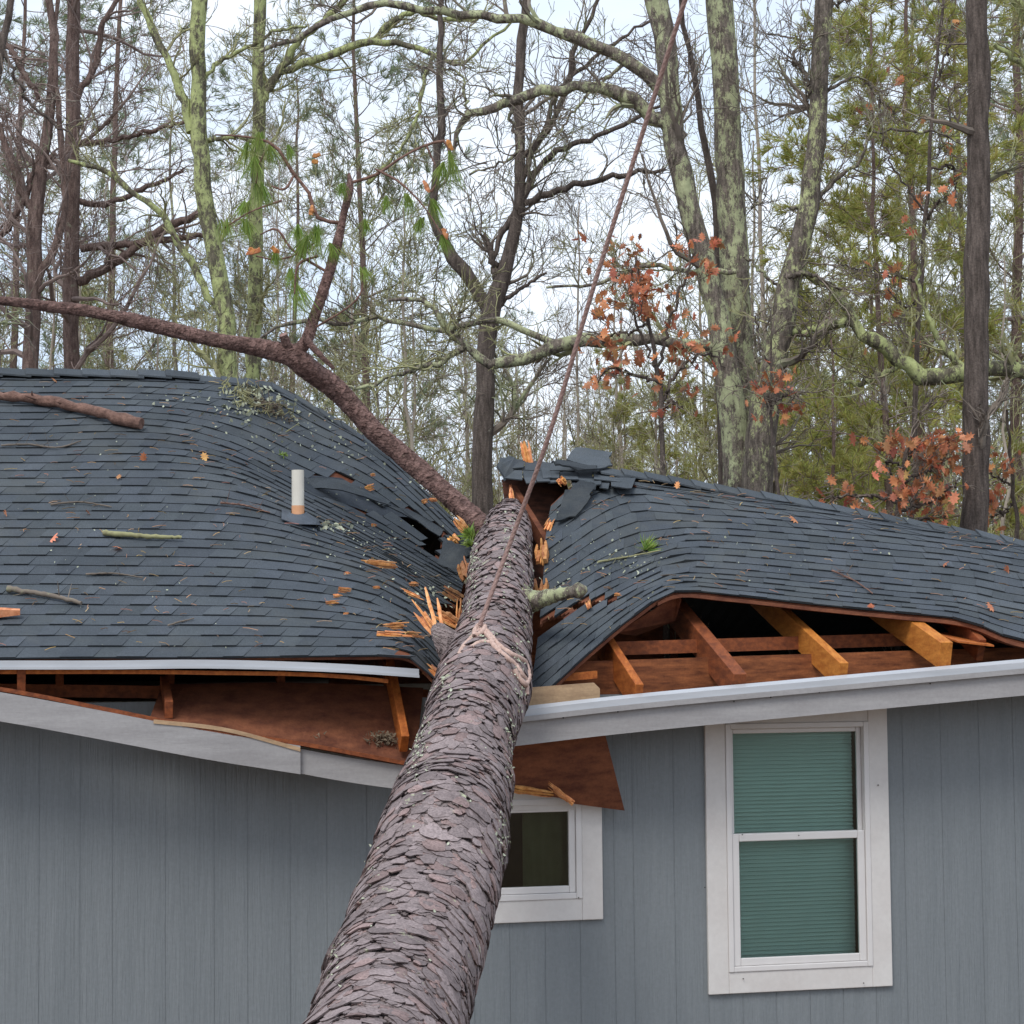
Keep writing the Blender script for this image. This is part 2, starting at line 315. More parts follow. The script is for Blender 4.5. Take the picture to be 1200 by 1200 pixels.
# double hung window
def big_window():
    w0 = MB(); frame_of(w0, bu0, bu1, bz0, bz1, .125, .425, .452)
    win = w0.build('window', M['white'], house, label='tall white double hung window with closed blinds'); bevel(win)
    i0, i1, j0, j1 = bu0 + .125, bu1 - .125, bz0 + .125, bz1 - .125
    f = MB(); frame_of(f, i0, i1, j0, j1, .032, .418, .50); bevel(f.build('window_frame', M['vinyl'], win))
    midz = uz(935, 979)[1]
    f = MB(); a0, a1, b0, b1 = i0 + .033, i1 - .033, j0 + .033, midz + .02; frame_of(f, a0, a1, b0, b1, .045, .43, .462)
    bevel(f.build('lower_sash', M['vinyl'], win), .005)
    f = MB(); c0, c1, d0, d1 = i0 + .033, i1 - .033, midz - .02, j1 - .033
    ubox(f, c0, c0 + .028, .464, .49, d0, d1); ubox(f, c1 - .028, c1, .464, .49, d0, d1); ubox(f, c0 + .028, c1 - .028, .466, .49, d1 - .028, d1); ubox(f, c0 + .028, c1 - .028, .466, .49, d0, d0 + .04)
    bevel(f.build('upper_sash', M['vinyl'], win), .005)
    f = MB(); ubox(f, a0 + .045, a1 - .045, .446, .449, b0 + .045, b1 - .045); f.build('pane', M['glass'], win)
    f = MB(); ubox(f, c0 + .028, c1 - .028, .476, .479, d0 + .04, d1 - .028); f.build('pane', M['glass'], win)
    bl = MB(); z = j0 + .03
    while z < j1 - .02:
        mb_z = z; bl.hexa([HW(i0 + .03, .555, z), HW(i1 - .055, .555, z), HW(i1 - .055, .575, z + .022), HW(i0 + .03, .575, z + .022)],
                [HW(i0 + .03, .5535, z + .0015), HW(i1 - .055, .5535, z + .0015), HW(i1 - .055, .5735, z + .0235), HW(i0 + .03, .5735, z + .0235)]); z += .0235
    bl.build('blind', M['blind'], win)
big_window()
def small_window():
    w0 = MB(); frame_of(w0, su0, su1, sz0, sz1, .125, .425, .452)
    win = w0.build('window', M['white'], house, label='small white window partly hidden behind the fallen trunk'); bevel(win)
    i0, i1, j0, j1 = su0 + .125, su1 - .125, sz0 + .125, sz1 - .06
    f = MB(); frame_of(f, i0, i1, j0, j1, .035, .418, .50); bevel(f.build('window_frame', M['vinyl'], win))
    f = MB(); frame_of(f, i0 + .036, i1 - .036, j0 + .036, j1 - .036, .04, .43, .47); bevel(f.build('sash', M['vinyl'], win), .005)
    f = MB(); ubox(f, i0 + .076, i1 - .076, .448, .451, j0 + .076, j1 - .076); f.build('pane', M['glassd'], win)
    um = uz(617, 1000)[0]
    f = MB(); xs = np.linspace(um, i1, 40); vv = .56 + .012 * np.sin(xs * 60)
    for k in range(39): f.quad(HW(xs[k], vv[k], j0), HW(xs[k + 1], vv[k + 1], j0), HW(xs[k + 1], vv[k + 1], j1), HW(xs[k], vv[k], j1))
    f.build('curtain', M['curtain'], win)
small_window()

# ------------------------------------------------------------------ roof surfaces
class Surf:
    def __init__(s, rows, ts):
        s.c = np.array(rows, float); s.t = np.array(ts, float); s.C = s.c.shape[1]
        s.Tt = np.gradient(s.c, s.t, axis=0); s.Ta = np.gradient(s.c, axis=1); s.Tta = np.gradient(s.Tt, axis=1)
    def __call__(s, a, t):              # a in columns 0..C-1, t in courses; arrays
        a = np.asarray(a, float); t = np.asarray(t, float); a, t = np.broadcast_arrays(a, t)
        i = np.clip(np.floor(a).astype(int), 0, s.C - 2); k = np.clip(np.searchsorted(s.t, t, 'right') - 1, 0, len(s.t) - 2)
        h = s.t[k + 1] - s.t[k]; x = ((t - s.t[k]) / h)[..., None]; h = h[..., None]; y = (a - i)[..., None]
        def H(q): return 2*q**3-3*q**2+1, q**3-2*q**2+q, -2*q**3+3*q**2, q**3-q**2
        xm = np.clip(x, -.0, 1.0); ex = x - xm
        a0, a1, a2, a3 = H(xm); b0, b1, b2, b3 = H(y)
        def col(A, Tt): return a0*A[k, i] + a1*h*Tt[k, i] + a2*A[k+1, i] + a3*h*Tt[k+1, i], a0*A[k, i+1] + a1*h*Tt[k, i+1] + a2*A[k+1, i+1] + a3*h*Tt[k+1, i+1]
        p0, p1 = col(s.c, s.Tt); q0, q1 = col(s.Ta, s.Tta)
        r = b0*p0 + b1*q0 + b2*p1 + b3*q1
        e0 = (1 - y) * s.Tt[k, i] + y * s.Tt[k, i + 1]; e1 = (1 - y) * s.Tt[k + 1, i] + y * s.Tt[k + 1, i + 1]
        return r + ex * h * np.where(ex > 0, e1, e0)
    def normal(s, a, t):
        e = .02; n = np.cross(s(a + e, t) - s(a - e, t), s(a, t + e) - s(a, t - e)); n = nrm(n); return n * np.where(n[..., 2:3] < 0, -1, 1)
    def sample(s, na=420, nt=240):
        A, T = np.meshgrid(np.linspace(0, s.C - 1, na), np.linspace(s.t[0], s.t[-1], nt)); p = s(A, T)
        s.A, s.T, s.pp, s.px = A.ravel(), T.ravel(), p.reshape(-1, 3), proj(p).reshape(-1, 2)
    def at(s, x, y):
        k = np.argmin(((s.px - (x, y)) ** 2).sum(1)); return s.pp[k], s.normal(s.A[k], s.T[k])
# left: rows given as photo points along a course; depth v per row
lrows_y = [772, 735, 700, 652, 600, 550, 502, 472, 439]
LR = [
 [(-900,None),(-300,None),(0,772),(120,771),(230,771),(330,770),(420,769),(480,771),(514,800)],
 [(-900,None),(-300,None),(0,735),(120,735),(230,735),(330,736),(420,740),(475,748),(514,787)],
 [(-900,None),(-300,None),(0,700),(120,701),(230,702),(330,705),(420,715),(472,732),(516,772)],
 [(-900,None),(-300,None),(0,652),(120,653),(230,654),(320,658),(410,672),(470,694),(526,738)],
 [(-900,None),(-300,None),(0,600),(120,600),(230,602),(310,610),(390,634),(460,662),(534,712)],
 [(-900,None),(-300,None),(0,550),(110,549),(210,550),(280,560),(360,596),(440,638),(540,694)],
 [(-900,None),(-300,None),(0,502),(110,500),(200,503),(275,522),(350,559),(440,603),(545,672)],
 [(-900,None),(-300,None),(0,472),(110,471),(200,474),(285,487),(360,519),(445,560),(549,650)],
 [(-900,None),(-300,None),(0,439),(110,440),(215,442),(320,450),(385,486),(450,528),(553,628)]]
NL = 34.0
vs = [V(PR(0, y)) for y in lrows_y]; VR = vs[-1]; ZR = ZE + SLOPE * VR
rows = []
for r, v in zip(LR, vs):
    q = []
    for (x, y) in r:
        if y is None:
            u_ = (PR(x, 600) - E0) @ U if x != -900 else hu0 - .3
            u_ = hu0 - .3 if x == -900 else (hu0 - .3 + (PH(0, 600, v) - E0) @ U) / 2
            q.append(HW(u_, v, ZE + SLOPE * v))
        else: q.append(PH(x, y, v))
    rows.append(q)
SL = Surf(rows, [v / VR * NL for v in vs]); SL.sample()
# right
RR = [
 [(620,830,.10),(655,798,.18),(697,760,.35),(743,722,.55),(790,694),(850,697),(950,708),(1050,718),(1130,727),(1200,752),(1330,766)],
 [(628,768,.55),(662,742,.62),(700,714,.8),(742,690,.98),(790,670),(850,671),(950,680),(1050,690),(1130,698),(1200,713),(1330,728)],
 [(634,712,1.0),(668,690,1.08),(703,668,1.25),(746,650,1.42),(797,635),(858,636),(950,644),(1050,653),(1130,660),(1200,673),(1330,692)],
 [(638,662,1.45),(672,638,1.55),(705,616,1.75),(746,600,1.95),(805,603),(860,606),(930,612),(1010,620),(1090,630),(1150,637),(1230,645)],
 [(641,620,1.85),(668,598,1.95),(697,580,2.15),(726,571,2.3),(768,575),(815,581),(860,587),(905,591),(950,596),(990,602),(1030,606)],
 [(646,590,2.1),(664,573,2.25),(682,563,2.4),(700,560,2.45),(718,561),(735,563),(752,565),(770,568),(788,570),(806,573),(824,576)]]
rows = [[PH(*p) if len(p) == 3 else PR(*p) for p in r] for r in RR]
SR = Surf(rows, [0, 4.5, 9, 13, 16, 18]); SR.sample()

def shingles(S, t0, t1, holes, mbs, rs, left):
    j = int(t0)
    A = np.linspace(0, S.C - 1, 500)
    while j < t1:
        ks = 0; line = S(A, np.full_like(A, j)); d = np.concatenate([[0], np.cumsum(np.linalg.norm(np.diff(line, axis=0), axis=1))])
        x = -rs.random() * .2; thick = rs.random() < .5; top = min(j + 1.12, t1 + .25); wave = rs.uniform(0, 6)
        while x < d[-1]:
            wd = rs.uniform(.10, .24) if thick else rs.uniform(.07, .20)
            x0, x1 = max(x, 0), min(x + wd, d[-1]); x += wd; thick = not thick
            if x1 - x0 < .01: continue
            a0, a1 = np.interp([x0, x1], d, A); ac = (a0 + a1) / 2; k0_, k1_ = np.interp([x0 + .06 * left, x1 + .06 * left], d, A) if 0 < x0 and x1 < d[-1] else (a0, np.interp(min(x1 + .06 * left, d[-1]), d, A))
            c = proj(S(np.array([ac]), np.array([j + .5]))[0])
            if any(inside(h, c) for h in holes): continue
            tt = (.0125 if thick else .007) + rs.random() * .0015
            aa = np.array([a0, a1, k1_, k0_]); tq = np.array([j - .02 * thick, j - .02 * thick, top, top])
            n = S.normal(aa, tq); base = S(aa, tq); t_ = np.array([tt, tt, .0025, .0025])[:, None]
            tp = base + n * t_; sk = rs.uniform(-.01, .01)
            bt = base - n * .002
            bt[2:] = tp[2:] - n[2:] * .003
            tint = rs.choice([.88, .95, 1.0, 1.04, 1.12]) * rs.uniform(.96, 1.04) * (1.0 if thick else .97)
            v = np.vstack([tp, bt]); blue = rs.uniform(.97, 1.04)
            mbs.add(v, [[0, 1, 2, 3], [0, 4, 5, 1], [1, 5, 6, 2], [3, 7, 4, 0]], [[tint, tint, tint * blue], [.35, .35, .35], [tint * .8] * 3, [tint * .8] * 3])
        j += 1
hole_l = [(468,602),(478,598),(500,610),(521,622),(521,642),(511,654),(497,642),(480,618)]
hole_bare = [(352,556),(400,560),(440,584),(470,592),(478,606),(440,604),(400,590),(360,580)]
hole_edge = [(505,700),(522,700),(545,720),(540,752),(524,745),(512,722)]
hole_r = [(668,704),(722,702),(716,708),(690,712),(672,712)]
hole_r2 = [(618,742),(640,722),(668,716),(640,740),(618,762)]
rsd = random.Random(3)
ml = MB(); shingles(SL, 0, NL - .5, [hole_l, hole_bare, hole_edge], ml, rsd, True); roofl = ml.build('roof', M['shingle'], house, label='left half of the shingle roof, sagging towards the trunk')
mr = MB(); shingles(SR, 0, 17.5, [hole_r, hole_r2], mr, rsd, False); roofr = mr.build('roof', M['shingle'], house, label='right half of the shingle roof, folded up above the broken eave')
def deck(S, holes, na, ntt, th=.016, off=.012):
    A, T = np.meshgrid(np.linspace(0, S.C - 1, na), np.linspace(S.t[0] + .12, S.t[-1], ntt)); p = S(A, T); n = S.normal(A, T)
    top = p - n * off; bot = p - n * (off + th); m = MB(); idx = np.arange(na * ntt).reshape(ntt, na)
    q = np.stack([idx[:-1, :-1], idx[:-1, 1:], idx[1:, 1:], idx[1:, :-1]], -1).reshape(-1, 4)
    cp = proj((p[:-1, :-1] + p[1:, 1:]) / 2).reshape(-1, 2); ok = np.array([not any(inside(h, c) for h in holes) for c in cp]); q = q[ok]
    v = np.vstack([top.reshape(-1, 3), bot.reshape(-1, 3)]); o = na * ntt
    m.add(v, q); m.add(v, q[:, ::-1] + o)
    e = {}
    for f in q:
        for i in range(4):
            a, b = f[i], f[(i + 1) % 4]
            if (b, a) in e: del e[(b, a)]
            else: e[(a, b)] = 1
    ed = np.array(list(e)); m.add(v, np.stack([ed[:, 0], ed[:, 0] + o, ed[:, 1] + o, ed[:, 1]], 1)); return m
hip_cut = [(700,549),(760,556),(850,571),(950,588),(1050,607),(1150,625),(1210,637),(1330,660),(1330,300),(700,300)]
deck(SL, [hole_l, hole_edge], 180, 140).build('sheathing', M['plydark'], roofl)
deck(SR, [hole_r2, hole_r, hip_cut], 200, 90, th=.02).build('sheathing', M['plydark'], roofr)
felt = MB()
for h, S in ((hole_bare, SL),):
    pts = [S.at(*p) for p in h]; felt_n = nrm(np.mean([q[1] for q in pts], 0)); 
    c = np.mean([q[0] for q in pts], 0); poly = np.array([q[0] + q[1] * .003 for q in pts]); k = len(poly)
    felt.add(np.vstack([poly, c + felt_n * .0]), [[i, (i + 1) % k, k] for i in range(k)])
felt.build('felt_patch', M['felt'], roofl)
# back slopes, so the house is whole from another position
bk = MB(); top = SL(np.linspace(0, SL.C - 1, 60), np.full(60, NL)) - Z * .02
bot = top + N * 4.6; bot[:, 2] = np.minimum(top[:, 2] - 1.2, ZE - .1); bot[:, 2] = 2.3
for i in range(59): bk.hexa([bot[i], bot[i + 1], top[i + 1], top[i]], [bot[i] + Z * .03, bot[i + 1] + Z * .03, top[i + 1] + Z * .012, top[i] + Z * .012], .95)
bk.build('roof', M['shingle'], house, label='back slope of the roof')
hipp = [(700,549),(760,556),(850,571),(950,588),(1050,607),(1150,625),(1210,637),(1330,660)]
hip3 = np.array([PR(*p) for p in hipp]); hip3 = np.vstack([hip3, [HW(hu1 + .3, .0, ZE)]])
hl = smooth_line(hip3, 64)
sd_ = MB(); bq = hl + U * .4 + N * 5.2; bq[:, 2] = 2.3
for i in range(63): sd_.hexa([hl[i] - Z * .05, hl[i + 1] - Z * .05, bq[i + 1] - Z * .05, bq[i] - Z * .05], [hl[i] - Z * .02, hl[i + 1] - Z * .02, bq[i + 1], bq[i]], .95)
sd_.build('roof', M['shingle'], house, label='side slope of the roof behind the hip')
m = MB(); qa, qb = PH(380, 700, 5.2), PH(780, 700, 5.2); qa[2] = qb[2] = 2.3; m.hexa([qa, qb, qb + N * .03, qa + N * .03], [qa + Z * 1.0 - N * .8, qb + Z * 1.2 - N * .8, qb + Z * 1.2 - N * .77, qa + Z * 1.0 - N * .77]); m.build('dark_backing', M['plydark'], house)  # added dark panel behind the trunk, keeps daylight out of the attic gap
# ridge and hip caps
def caps(name, line, half, wdt, n, lift=.0, side=None):
    m = MB(); line = np.asarray(line); L_ = smooth_line(line, n + 1); rs = random.Random(7)
    for i in range(n):
        a, b = L_[i], L_[i + 1]; d = nrm(b - a); b = b + d * .04
        fr = nrm(-N - Z * SLOPE); bk_ = nrm(N - Z * SLOPE) if side is None else side
        th = .012; l0, l1 = .016 + lift + rs.random() * .006, .004 + lift
        sk = rs.uniform(-.01, .01); tv = rs.choice([.85, 1, 1.12]) * rs.uniform(.95, 1.05)
        A0 = a + Z * l0; B0 = b + Z * l1
        pa = [A0 + fr * (wdt + sk), A0, A0 + bk_ * wdt]; pb = [B0 + fr * (wdt + sk), B0, B0 + bk_ * wdt]
        for k in (0, 1): m.hexa([pa[k] - Z * th, pb[k] - Z * th, pb[k + 1] - Z * th, pa[k + 1] - Z * th], [pa[k], pb[k], pb[k + 1], pa[k + 1]], tv)
    return m
r0 = SL(np.linspace(0, SL.C - 1, 40), np.full(40, NL)); pr = proj(r0)
cut = [i for i in range(40) if pr[i, 0] < 212]; cut2 = [i for i in range(40) if 200 < pr[i, 0] < 330]
caps('ridge_cap', r0[cut[0]:cut[-1] + 2], 1, .13, 34, .035).build('ridge_cap', M['shingle'], house)
caps('ridge_cap', r0[cut2[0]:cut2[-1] + 1], 1, .13, 4, .0).build('ridge_cap', M['shingle'], house)
caps('ridge_cap', [PR(x, y) for x, y in [(322,452),(345,463),(365,476)]] if 0 else [PH(x, y, VR) for x, y in [(318,450),(345,464),(385,486),(420,508),(450,528)]], 1, .12, 5, .0).build('ridge_cap', M['shingle'], house)
caps('ridge_cap', hl[:60], 1, .12, 40, .0, nrm(U * .5 + N * .5 - Z * .35)).build('ridge_cap', M['shingle'], house, label='shingle caps along the right hand hip')
# torn shingle flaps by the top of the trunk
def flap(name, pts, c=1.0, th=.012, label=None, mat_='shingle', par=None):
    p = np.array([P(*q) for q in pts]); n = nrm(np.cross(p[1] - p[0], p[-1] - p[0])); jr = random.Random(len(pts) * 7 + int(pts[0][0])); K_ = len(p); p = np.array([p[i] * (1 - f) + p[(i + 1) % K_] * f + (np.array([jr.gauss(0, 1), 0, jr.gauss(0, 1)]) * .007 if f else 0) for i in range(K_) for f in (0, .3, .5, .75)]); n = n if n[2] > 0 else -n
    m = MB(); slab(m, p, n, th, c); return m.build(name, M[mat_], par or house, label=label)
fl = MB()
def tabs(name, tl_, tr_, bl_, br_, n, sd_, drop=3):
    jr = random.Random(sd_); A, B_, C_, D_ = P(*tl_), P(*tr_), P(*bl_), P(*br_); xs = [0]
    while xs[-1] < 1: xs.append(min(1, xs[-1] + jr.uniform(.6, 1.4) / n))
    m = MB()
    for a, b in zip(xs[:-1], xs[1:]):
        e = np.array([jr.gauss(0, .006), jr.uniform(-.03, .0), jr.gauss(0, .008)]); e2 = np.array([0, jr.uniform(-.02, .0), jr.gauss(0, .007)])
        q = [A + (B_ - A) * a, A + (B_ - A) * b, C_ + (D_ - C_) * (b - .02) + e + e2, C_ + (D_ - C_) * (a - .02) + e]; nv = nrm(np.cross(q[1] - q[0], q[3] - q[0])); nv = nv if nv[2] > 0 else -nv
        slab(m, q, nv, .008, jr.uniform(.88, 1.12))
    m.build(name, M['shingle'], house)
tabs('shingle_strip', (586,536,14.95), (704,548,15.0), (586,549,14.6), (706,557,14.75), 8, 1)
tabs('shingle_strip', (590,545,14.75), (735,553,14.85), (594,559,14.35), (738,565,14.5), 9, 2)
tabs('shingle_strip', (612,555,14.6), (660,553,14.7), (618,566,14.2), (662,562,14.35), 3, 3)
tabs('shingle_strip', (668,558,14.6), (745,560,14.6), (672,568,14.35), (742,573,14.35), 5, 4)
flap('shingle_flap', [(583,546,14.4),(596,534,14.9),(606,540,14.8),(600,556,14.5),(592,563,14.3)], .9)
flap('shingle_flap', [(664,538,14.6),(675,524,14.9),(717,530,14.9),(714,537,14.8),(718,545,14.7),(700,549,14.6)], 1.15, label='curled loose shingle sheet on top of the ridge')
flap('shingle_flap', [(646,541,14.5),(652,538,14.6),(700,545,14.6),(698,549,14.5),(660,545,14.45)], .6)
flap('shingle_flap', [(652,610,13.9),(662,574,14.2),(680,562,14.35),(699,568,14.3),(692,582,14.15),(674,605,13.95)], .55, label='dark torn shingle piece hanging into the hole')
flap('shingle_flap', [(520,632,13.9),(552,640,13.85),(556,652,13.75),(538,672,13.7),(512,660,13.8)], .62)
flap('shingle_flap', [(535,628,14.0),(558,640,13.9),(560,656,13.7),(546,652,13.75)], .5)
flap('shingle_flap', [(446,590,14.5),(478,596,14.45),(522,622,14.25),(515,628,14.2),(480,606,14.4)], .8)
flap('shingle_flap', [(340,560,14.85),(405,563,14.8),(452,585,14.6),(458,592,14.5),(400,574,14.7),(352,572,14.8)], .85)
# cavity under the torn ridge: broken plywood and boards, the hole's shade put into their colour
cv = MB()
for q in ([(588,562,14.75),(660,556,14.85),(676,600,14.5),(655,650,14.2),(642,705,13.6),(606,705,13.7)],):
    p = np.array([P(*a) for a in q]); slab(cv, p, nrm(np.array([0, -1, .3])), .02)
cv.build('dark_backing', M['cavity'], house, label='broken plywood under the torn ridge, coloured dark as in shade')
bd = MB(); beam(bd, P(600, 575, 14.5), P(640, 640, 14.0), .04, .09)
bd.build('broken_board', M['plydark'], house)

# drip edge, fascia, soffit, gutter boards
def strip(mb, line, drop, depth, n, c=None):   # board whose front top edge follows line (world pts)
    L_ = smooth_line(line, n)
    for i in range(n - 1):
        a, b = L_[i], L_[i + 1]; mb.hexa([a - Z * drop, b - Z * drop, b - Z * drop + N * depth, a - Z * drop + N * depth], [a, b, b + N * depth, a + N * depth], c)
left_eave_u = hu0 - .3
m = MB(); ln = [HW(left_eave_u, -.012, ZE - .004)] + [PH(x, y, -.012) for x, y in [(0,774),(120,774),(240,773),(330,775),(420,779),(491,784)]]
strip(m, ln, .045, .03, 60); ln2 = [q - Z * .034 - N * .012 for q in ln]; strip(m, ln2, .014, .012, 60)
m.build('drip_edge', M['metal'], house, label='bent pale metal drip edge along the left eave')
m = MB(); strip(m, [HW(left_eave_u, .02, ZE - .055), PH(0, 785, .02), PH(240, 786, .02), PH(420, 792, .02), PH(455, 796, .02)], .022, .03, 40); m.build('wood_strip', M['raft'], house)
m = MB(); A_ = [HW(left_eave_u, .0, ZE - .06), PH(-120, 794, .0), PH(0, 811, .0), PH(120, 833, .0), PH(240, 856, .0), PH(352, 874, .0)]
strip(m, A_, .155, .022, 40); fl_ = m.build('fascia', M['fascia'], house, label='long fascia board hanging below the left eave')
m = MB(); strip(m, [PH(338, 875, .03), PH(410, 888, .03), PH(480, 898, .03)], .135, .022, 12); m.build('fascia', M['fascia'], house, label='short fascia board slipped down beside the trunk')
m = MB(); strip(m, [PH(180, 843, -.006), PH(260, 852, -.006), PH(352, 876, -.006)], .022, .005, 12); m.build('fascia_strip', M['tan'], house)
m = MB(); B_ = [HW(left_eave_u, .0, ZE - .04), PH(-120, 789, .0), PH(0, 805, .0), PH(120, 828, .0), PH(240, 852, .0), PH(352, 869, .0), PH(480, 893, .0)]
strip(m, B_, .022, .05, 40); m.build('sub_fascia', M['raftd'], house)
# soffit sheet sloping from the dropped fascia back to the wall
m = MB(); top = smooth_line([PH(176, 840, .05), PH(352, 872, .05), PH(486, 898, .05)], 24); bk2 = smooth_line([PH(190, 802, .5), PH(352, 800, .5), PH(496, 806, .5)], 24)
for i in range(23): m.hexa([top[i] - Z * .012, top[i + 1] - Z * .012, bk2[i + 1] - Z * .012, bk2[i] - Z * .012], [top[i], top[i + 1], bk2[i + 1], bk2[i]])
m.build('soffit', M['plydark'], house, label='shade-darkened plywood soffit exposed by the open left eave')  # darker plywood stands in for the shade inside the eave
def raft(px, pyf, v0, ln, drop=0, mt='raft', wd=.045, ht=.14, rise=SLOPE, label=None, twist=0):
    p = PH(px, pyf, v0); q = p + (N + Z * rise + U * twist) * ln; m = MB(); beam(m, p, q, wd, ht); o = m.build('rafter', M[mt], house, label=label); bevel(o, .004); return o
raft(474, 872, .02, .50, rise=.85, ht=.12)
raft(198, 832, .05, .45, rise=.3, mt='raftd', ht=.10)
raft(25, 797, .02, .7, rise=.3, mt='raftd')
# deeper framing on the left
for px in (70, 200, 330, 455): raft(px, 792, .55, 3.0, mt='raftd', rise=.42)
m = MB(); beam(m, PH(-200, 806, .62), PH(500, 815, .62), .09, .07); m.build('top_plate', M['raftd'], house)
# right side: drip flashing, fascia
FT = [(596,834),(700,822),(800,812),(900,803),(1000,794),(1100,785),(1200,776),(1330,765)]
m = MB(); ln = [PH(x, y, .0) for x, y in FT]; ln.append(HW(hu1 + .3, .0, ZE - .1))
L_ = smooth_line(ln, 60)
for i in range(59):
    a, b = L_[i], L_[i + 1]
    m.hexa([a - Z * .006, b - Z * .006, b + N * .045 + Z * .012, a + N * .045 + Z * .012], [a, b, b + N * .045 + Z * .018, a + N * .045 + Z * .018])   # sloping metal top
    m.hexa([a - Z * .05, b - Z * .05, b - Z * .05 + N * .012, a - Z * .05 + N * .012], [a - Z * .006, b - Z * .006, b - Z * .006 + N * .012, a - Z * .006 + N * .012])
m.build('drip_edge', M['metal'], house, label='pale metal drip edge on the right fascia')
m = MB(); strip(m, [q - Z * .036 - N * .016 for q in ln], .03, .014, 60); m.build('drip_edge_lip', M['fascia'], house)
m = MB(); strip(m, [q - Z * .052 + N * .012 for q in ln], .145, .022, 60); m.build('fascia', M['fascia'], house, label='fascia board rising to the right over the tall window')
m = MB(); fb = [q - Z * .185 + N * .02 for q in ln]; L_ = smooth_line(fb, 40)
for i in range(3, 39):
    a, b = L_[i], L_[i + 1]; ca, cb = a + N * .44, b + N * .44; ca[2] = cb[2] = min(WT - .02, a[2] + .02); m.hexa([a, b, cb, ca], [a + Z * .012, b + Z * .012, cb + Z * .012, ca + Z * .012])
m.build('soffit', M['fascia'], house)
# framing in the right opening
raft(748, 818, .06, 1.1, mt='raft', ht=.17, rise=.42, wd=.05); raft(866, 806, .06, 2.4, mt='raftd', rise=.38, wd=.08, ht=.17)
raft(988, 792, .06, 2.4, mt='raftb', rise=.34, ht=.16, wd=.055, label='bright yellow broken rafter end'); raft(1108, 768, .03, 2.6, mt='raftb', rise=.30, ht=.16, wd=.08, label='pale thick rafter end at the right of the opening')
raft(1150, 762, .25, .9, mt='raftd', rise=.45)
m = MB(); m.hexa([PH(1122, 753, .10), PH(1165, 758, .1), PH(1150, 752, .5), PH(1090, 742, .5)], [PH(1122, 751, .10), PH(1165, 756, .1), PH(1150, 750, .5), PH(1090, 740, .5)]); m.build('plywood_scrap', M['raft'], house)
def vboard(name, q, v, mt, th=.03, label=None):
    p = np.array([PH(x, y, v) for x, y in q]); m = MB(); slab(m, p, -N, th); return m.build(name, M[mt], house, label=label)
vboard('wall_sheathing', [(655,776),(1080,762),(1250,757),(1250,800),(1080,815),(655,860)], .50, 'ply')
vboard('top_plate', [(720,752),(1060,742),(1300,738),(1300,750),(1060,757),(720,768)], .72, 'raftd')
vboard('blocking', [(590,770),(700,762),(700,786),(590,800)], .7, 'ply')
vboard('blocking', [(618,806),(696,800),(703,807),(703,850),(618,860)], .10, 'tan', label='tan board end beside the trunk under the right eave')
vboard('blocking', [(655,790),(700,786),(700,795),(655,799)], .3, 'raft')
# lifted roof lining seen edge on under the fold
m = MB(); e = [PH(722, 742, .62), PH(793, 697, .74), PH(797, 703, .76), PH(790, 728, .95), PH(745, 745, .9)]; slab(m, np.array(e), nrm(np.array([-.5, -.8, -.1])), .02); m.build('sheathing_scrap', M['plydark'], house)
m = MB(); L_ = SR(np.linspace(3.6, 9.2, 50), np.full(50, .15)) - Z * .022
for i in range(49):
    a, b = L_[i], L_[i + 1]; m.hexa([a - Z * .022 - N*.01, b - Z * .022 - N*.01, b - Z * .022 + N * .07, a - Z * .022 + N * .07], [a - N*.01, b - N*.01, b + N * .07, a + N * .07])
m.build('sheathing_edge', M['plydark'], house)
# attic floor insulation, gable of the attic
m = MB(); ubox(m, hu0 + .1, hu1 - .1, .75, 8.4, 2.52, 2.60); m.build('attic_floor', M['wasp'], house)
m = MB()
for u in (hu0 - .02,):
    m.add([HW(u, .1, 2.6), HW(u, 8.6, 2.6), HW(u, VR, ZR - .1), HW(u + .04, .1, 2.6), HW(u + .04, 8.6, 2.6), HW(u + .04, VR, ZR - .1)], [[0, 1, 2], [5, 4, 3]])
m.build('gable', M['siding'], house)
# hanging soffit sheet
m = MB(); q = [(596,872,.14),(708,856,.10),(732,950,.34),(672,942,.32),(655,935,.30),(596,928,.283)]; p = np.array([PH(*a) for a in q]); slab(m, p, nrm(np.cross(p[1] - p[0], p[2] - p[1])) * -1, .012)
m.build('soffit_panel', M['plydark'], house, label='dark red plywood soffit panel hanging over the small window')
# vent pipe
bp, bn = SL.at(349, 612)
topp = PH(349, 551, V(bp)); basep = bp + Z * .05; basep[:2] = topp[:2]; hgt = topp[2] - basep[2]
m = MB(); ts_ = np.array([0, .2, .2001, 1]); r_ = .040
tubes(m, [basep + Z * hgt * .20, topp], [r_, r_], 24); tubes(m, [topp, topp - Z * .05], [r_ - .006, r_ - .006], 24)
a = np.arange(24) / 24 * 2 * np.pi; o_ = topp + np.stack([np.cos(a), np.sin(a), a * 0], 1) * r_; i_ = topp + np.stack([np.cos(a), np.sin(a), a * 0], 1) * (r_ - .006)
m.add(np.vstack([o_, i_]), [[k, (k + 1) % 24, 24 + (k + 1) % 24, 24 + k] for k in range(24)])
pipe = m.build('vent_pipe', M['pvc'], house, smooth=False, label='short white plastic vent pipe on the left roof')
m = MB(); tubes(m, [basep - Z * .04, basep + Z * hgt * .20], [r_ + .001, r_ + .001], 24); m.build('stained_base', M['rust'], pipe)
m = MB(); tubes(m, [bp - Z * .02 + N * .02, bp + Z * .02 + N * .02, basep + Z * hgt * .06], [.15, .125, r_ + .008], 20)
e1 = nrm(np.cross(bn, N)); e2 = nrm(np.cross(e1, bn)); c_ = bp + bn * .016; s = .12
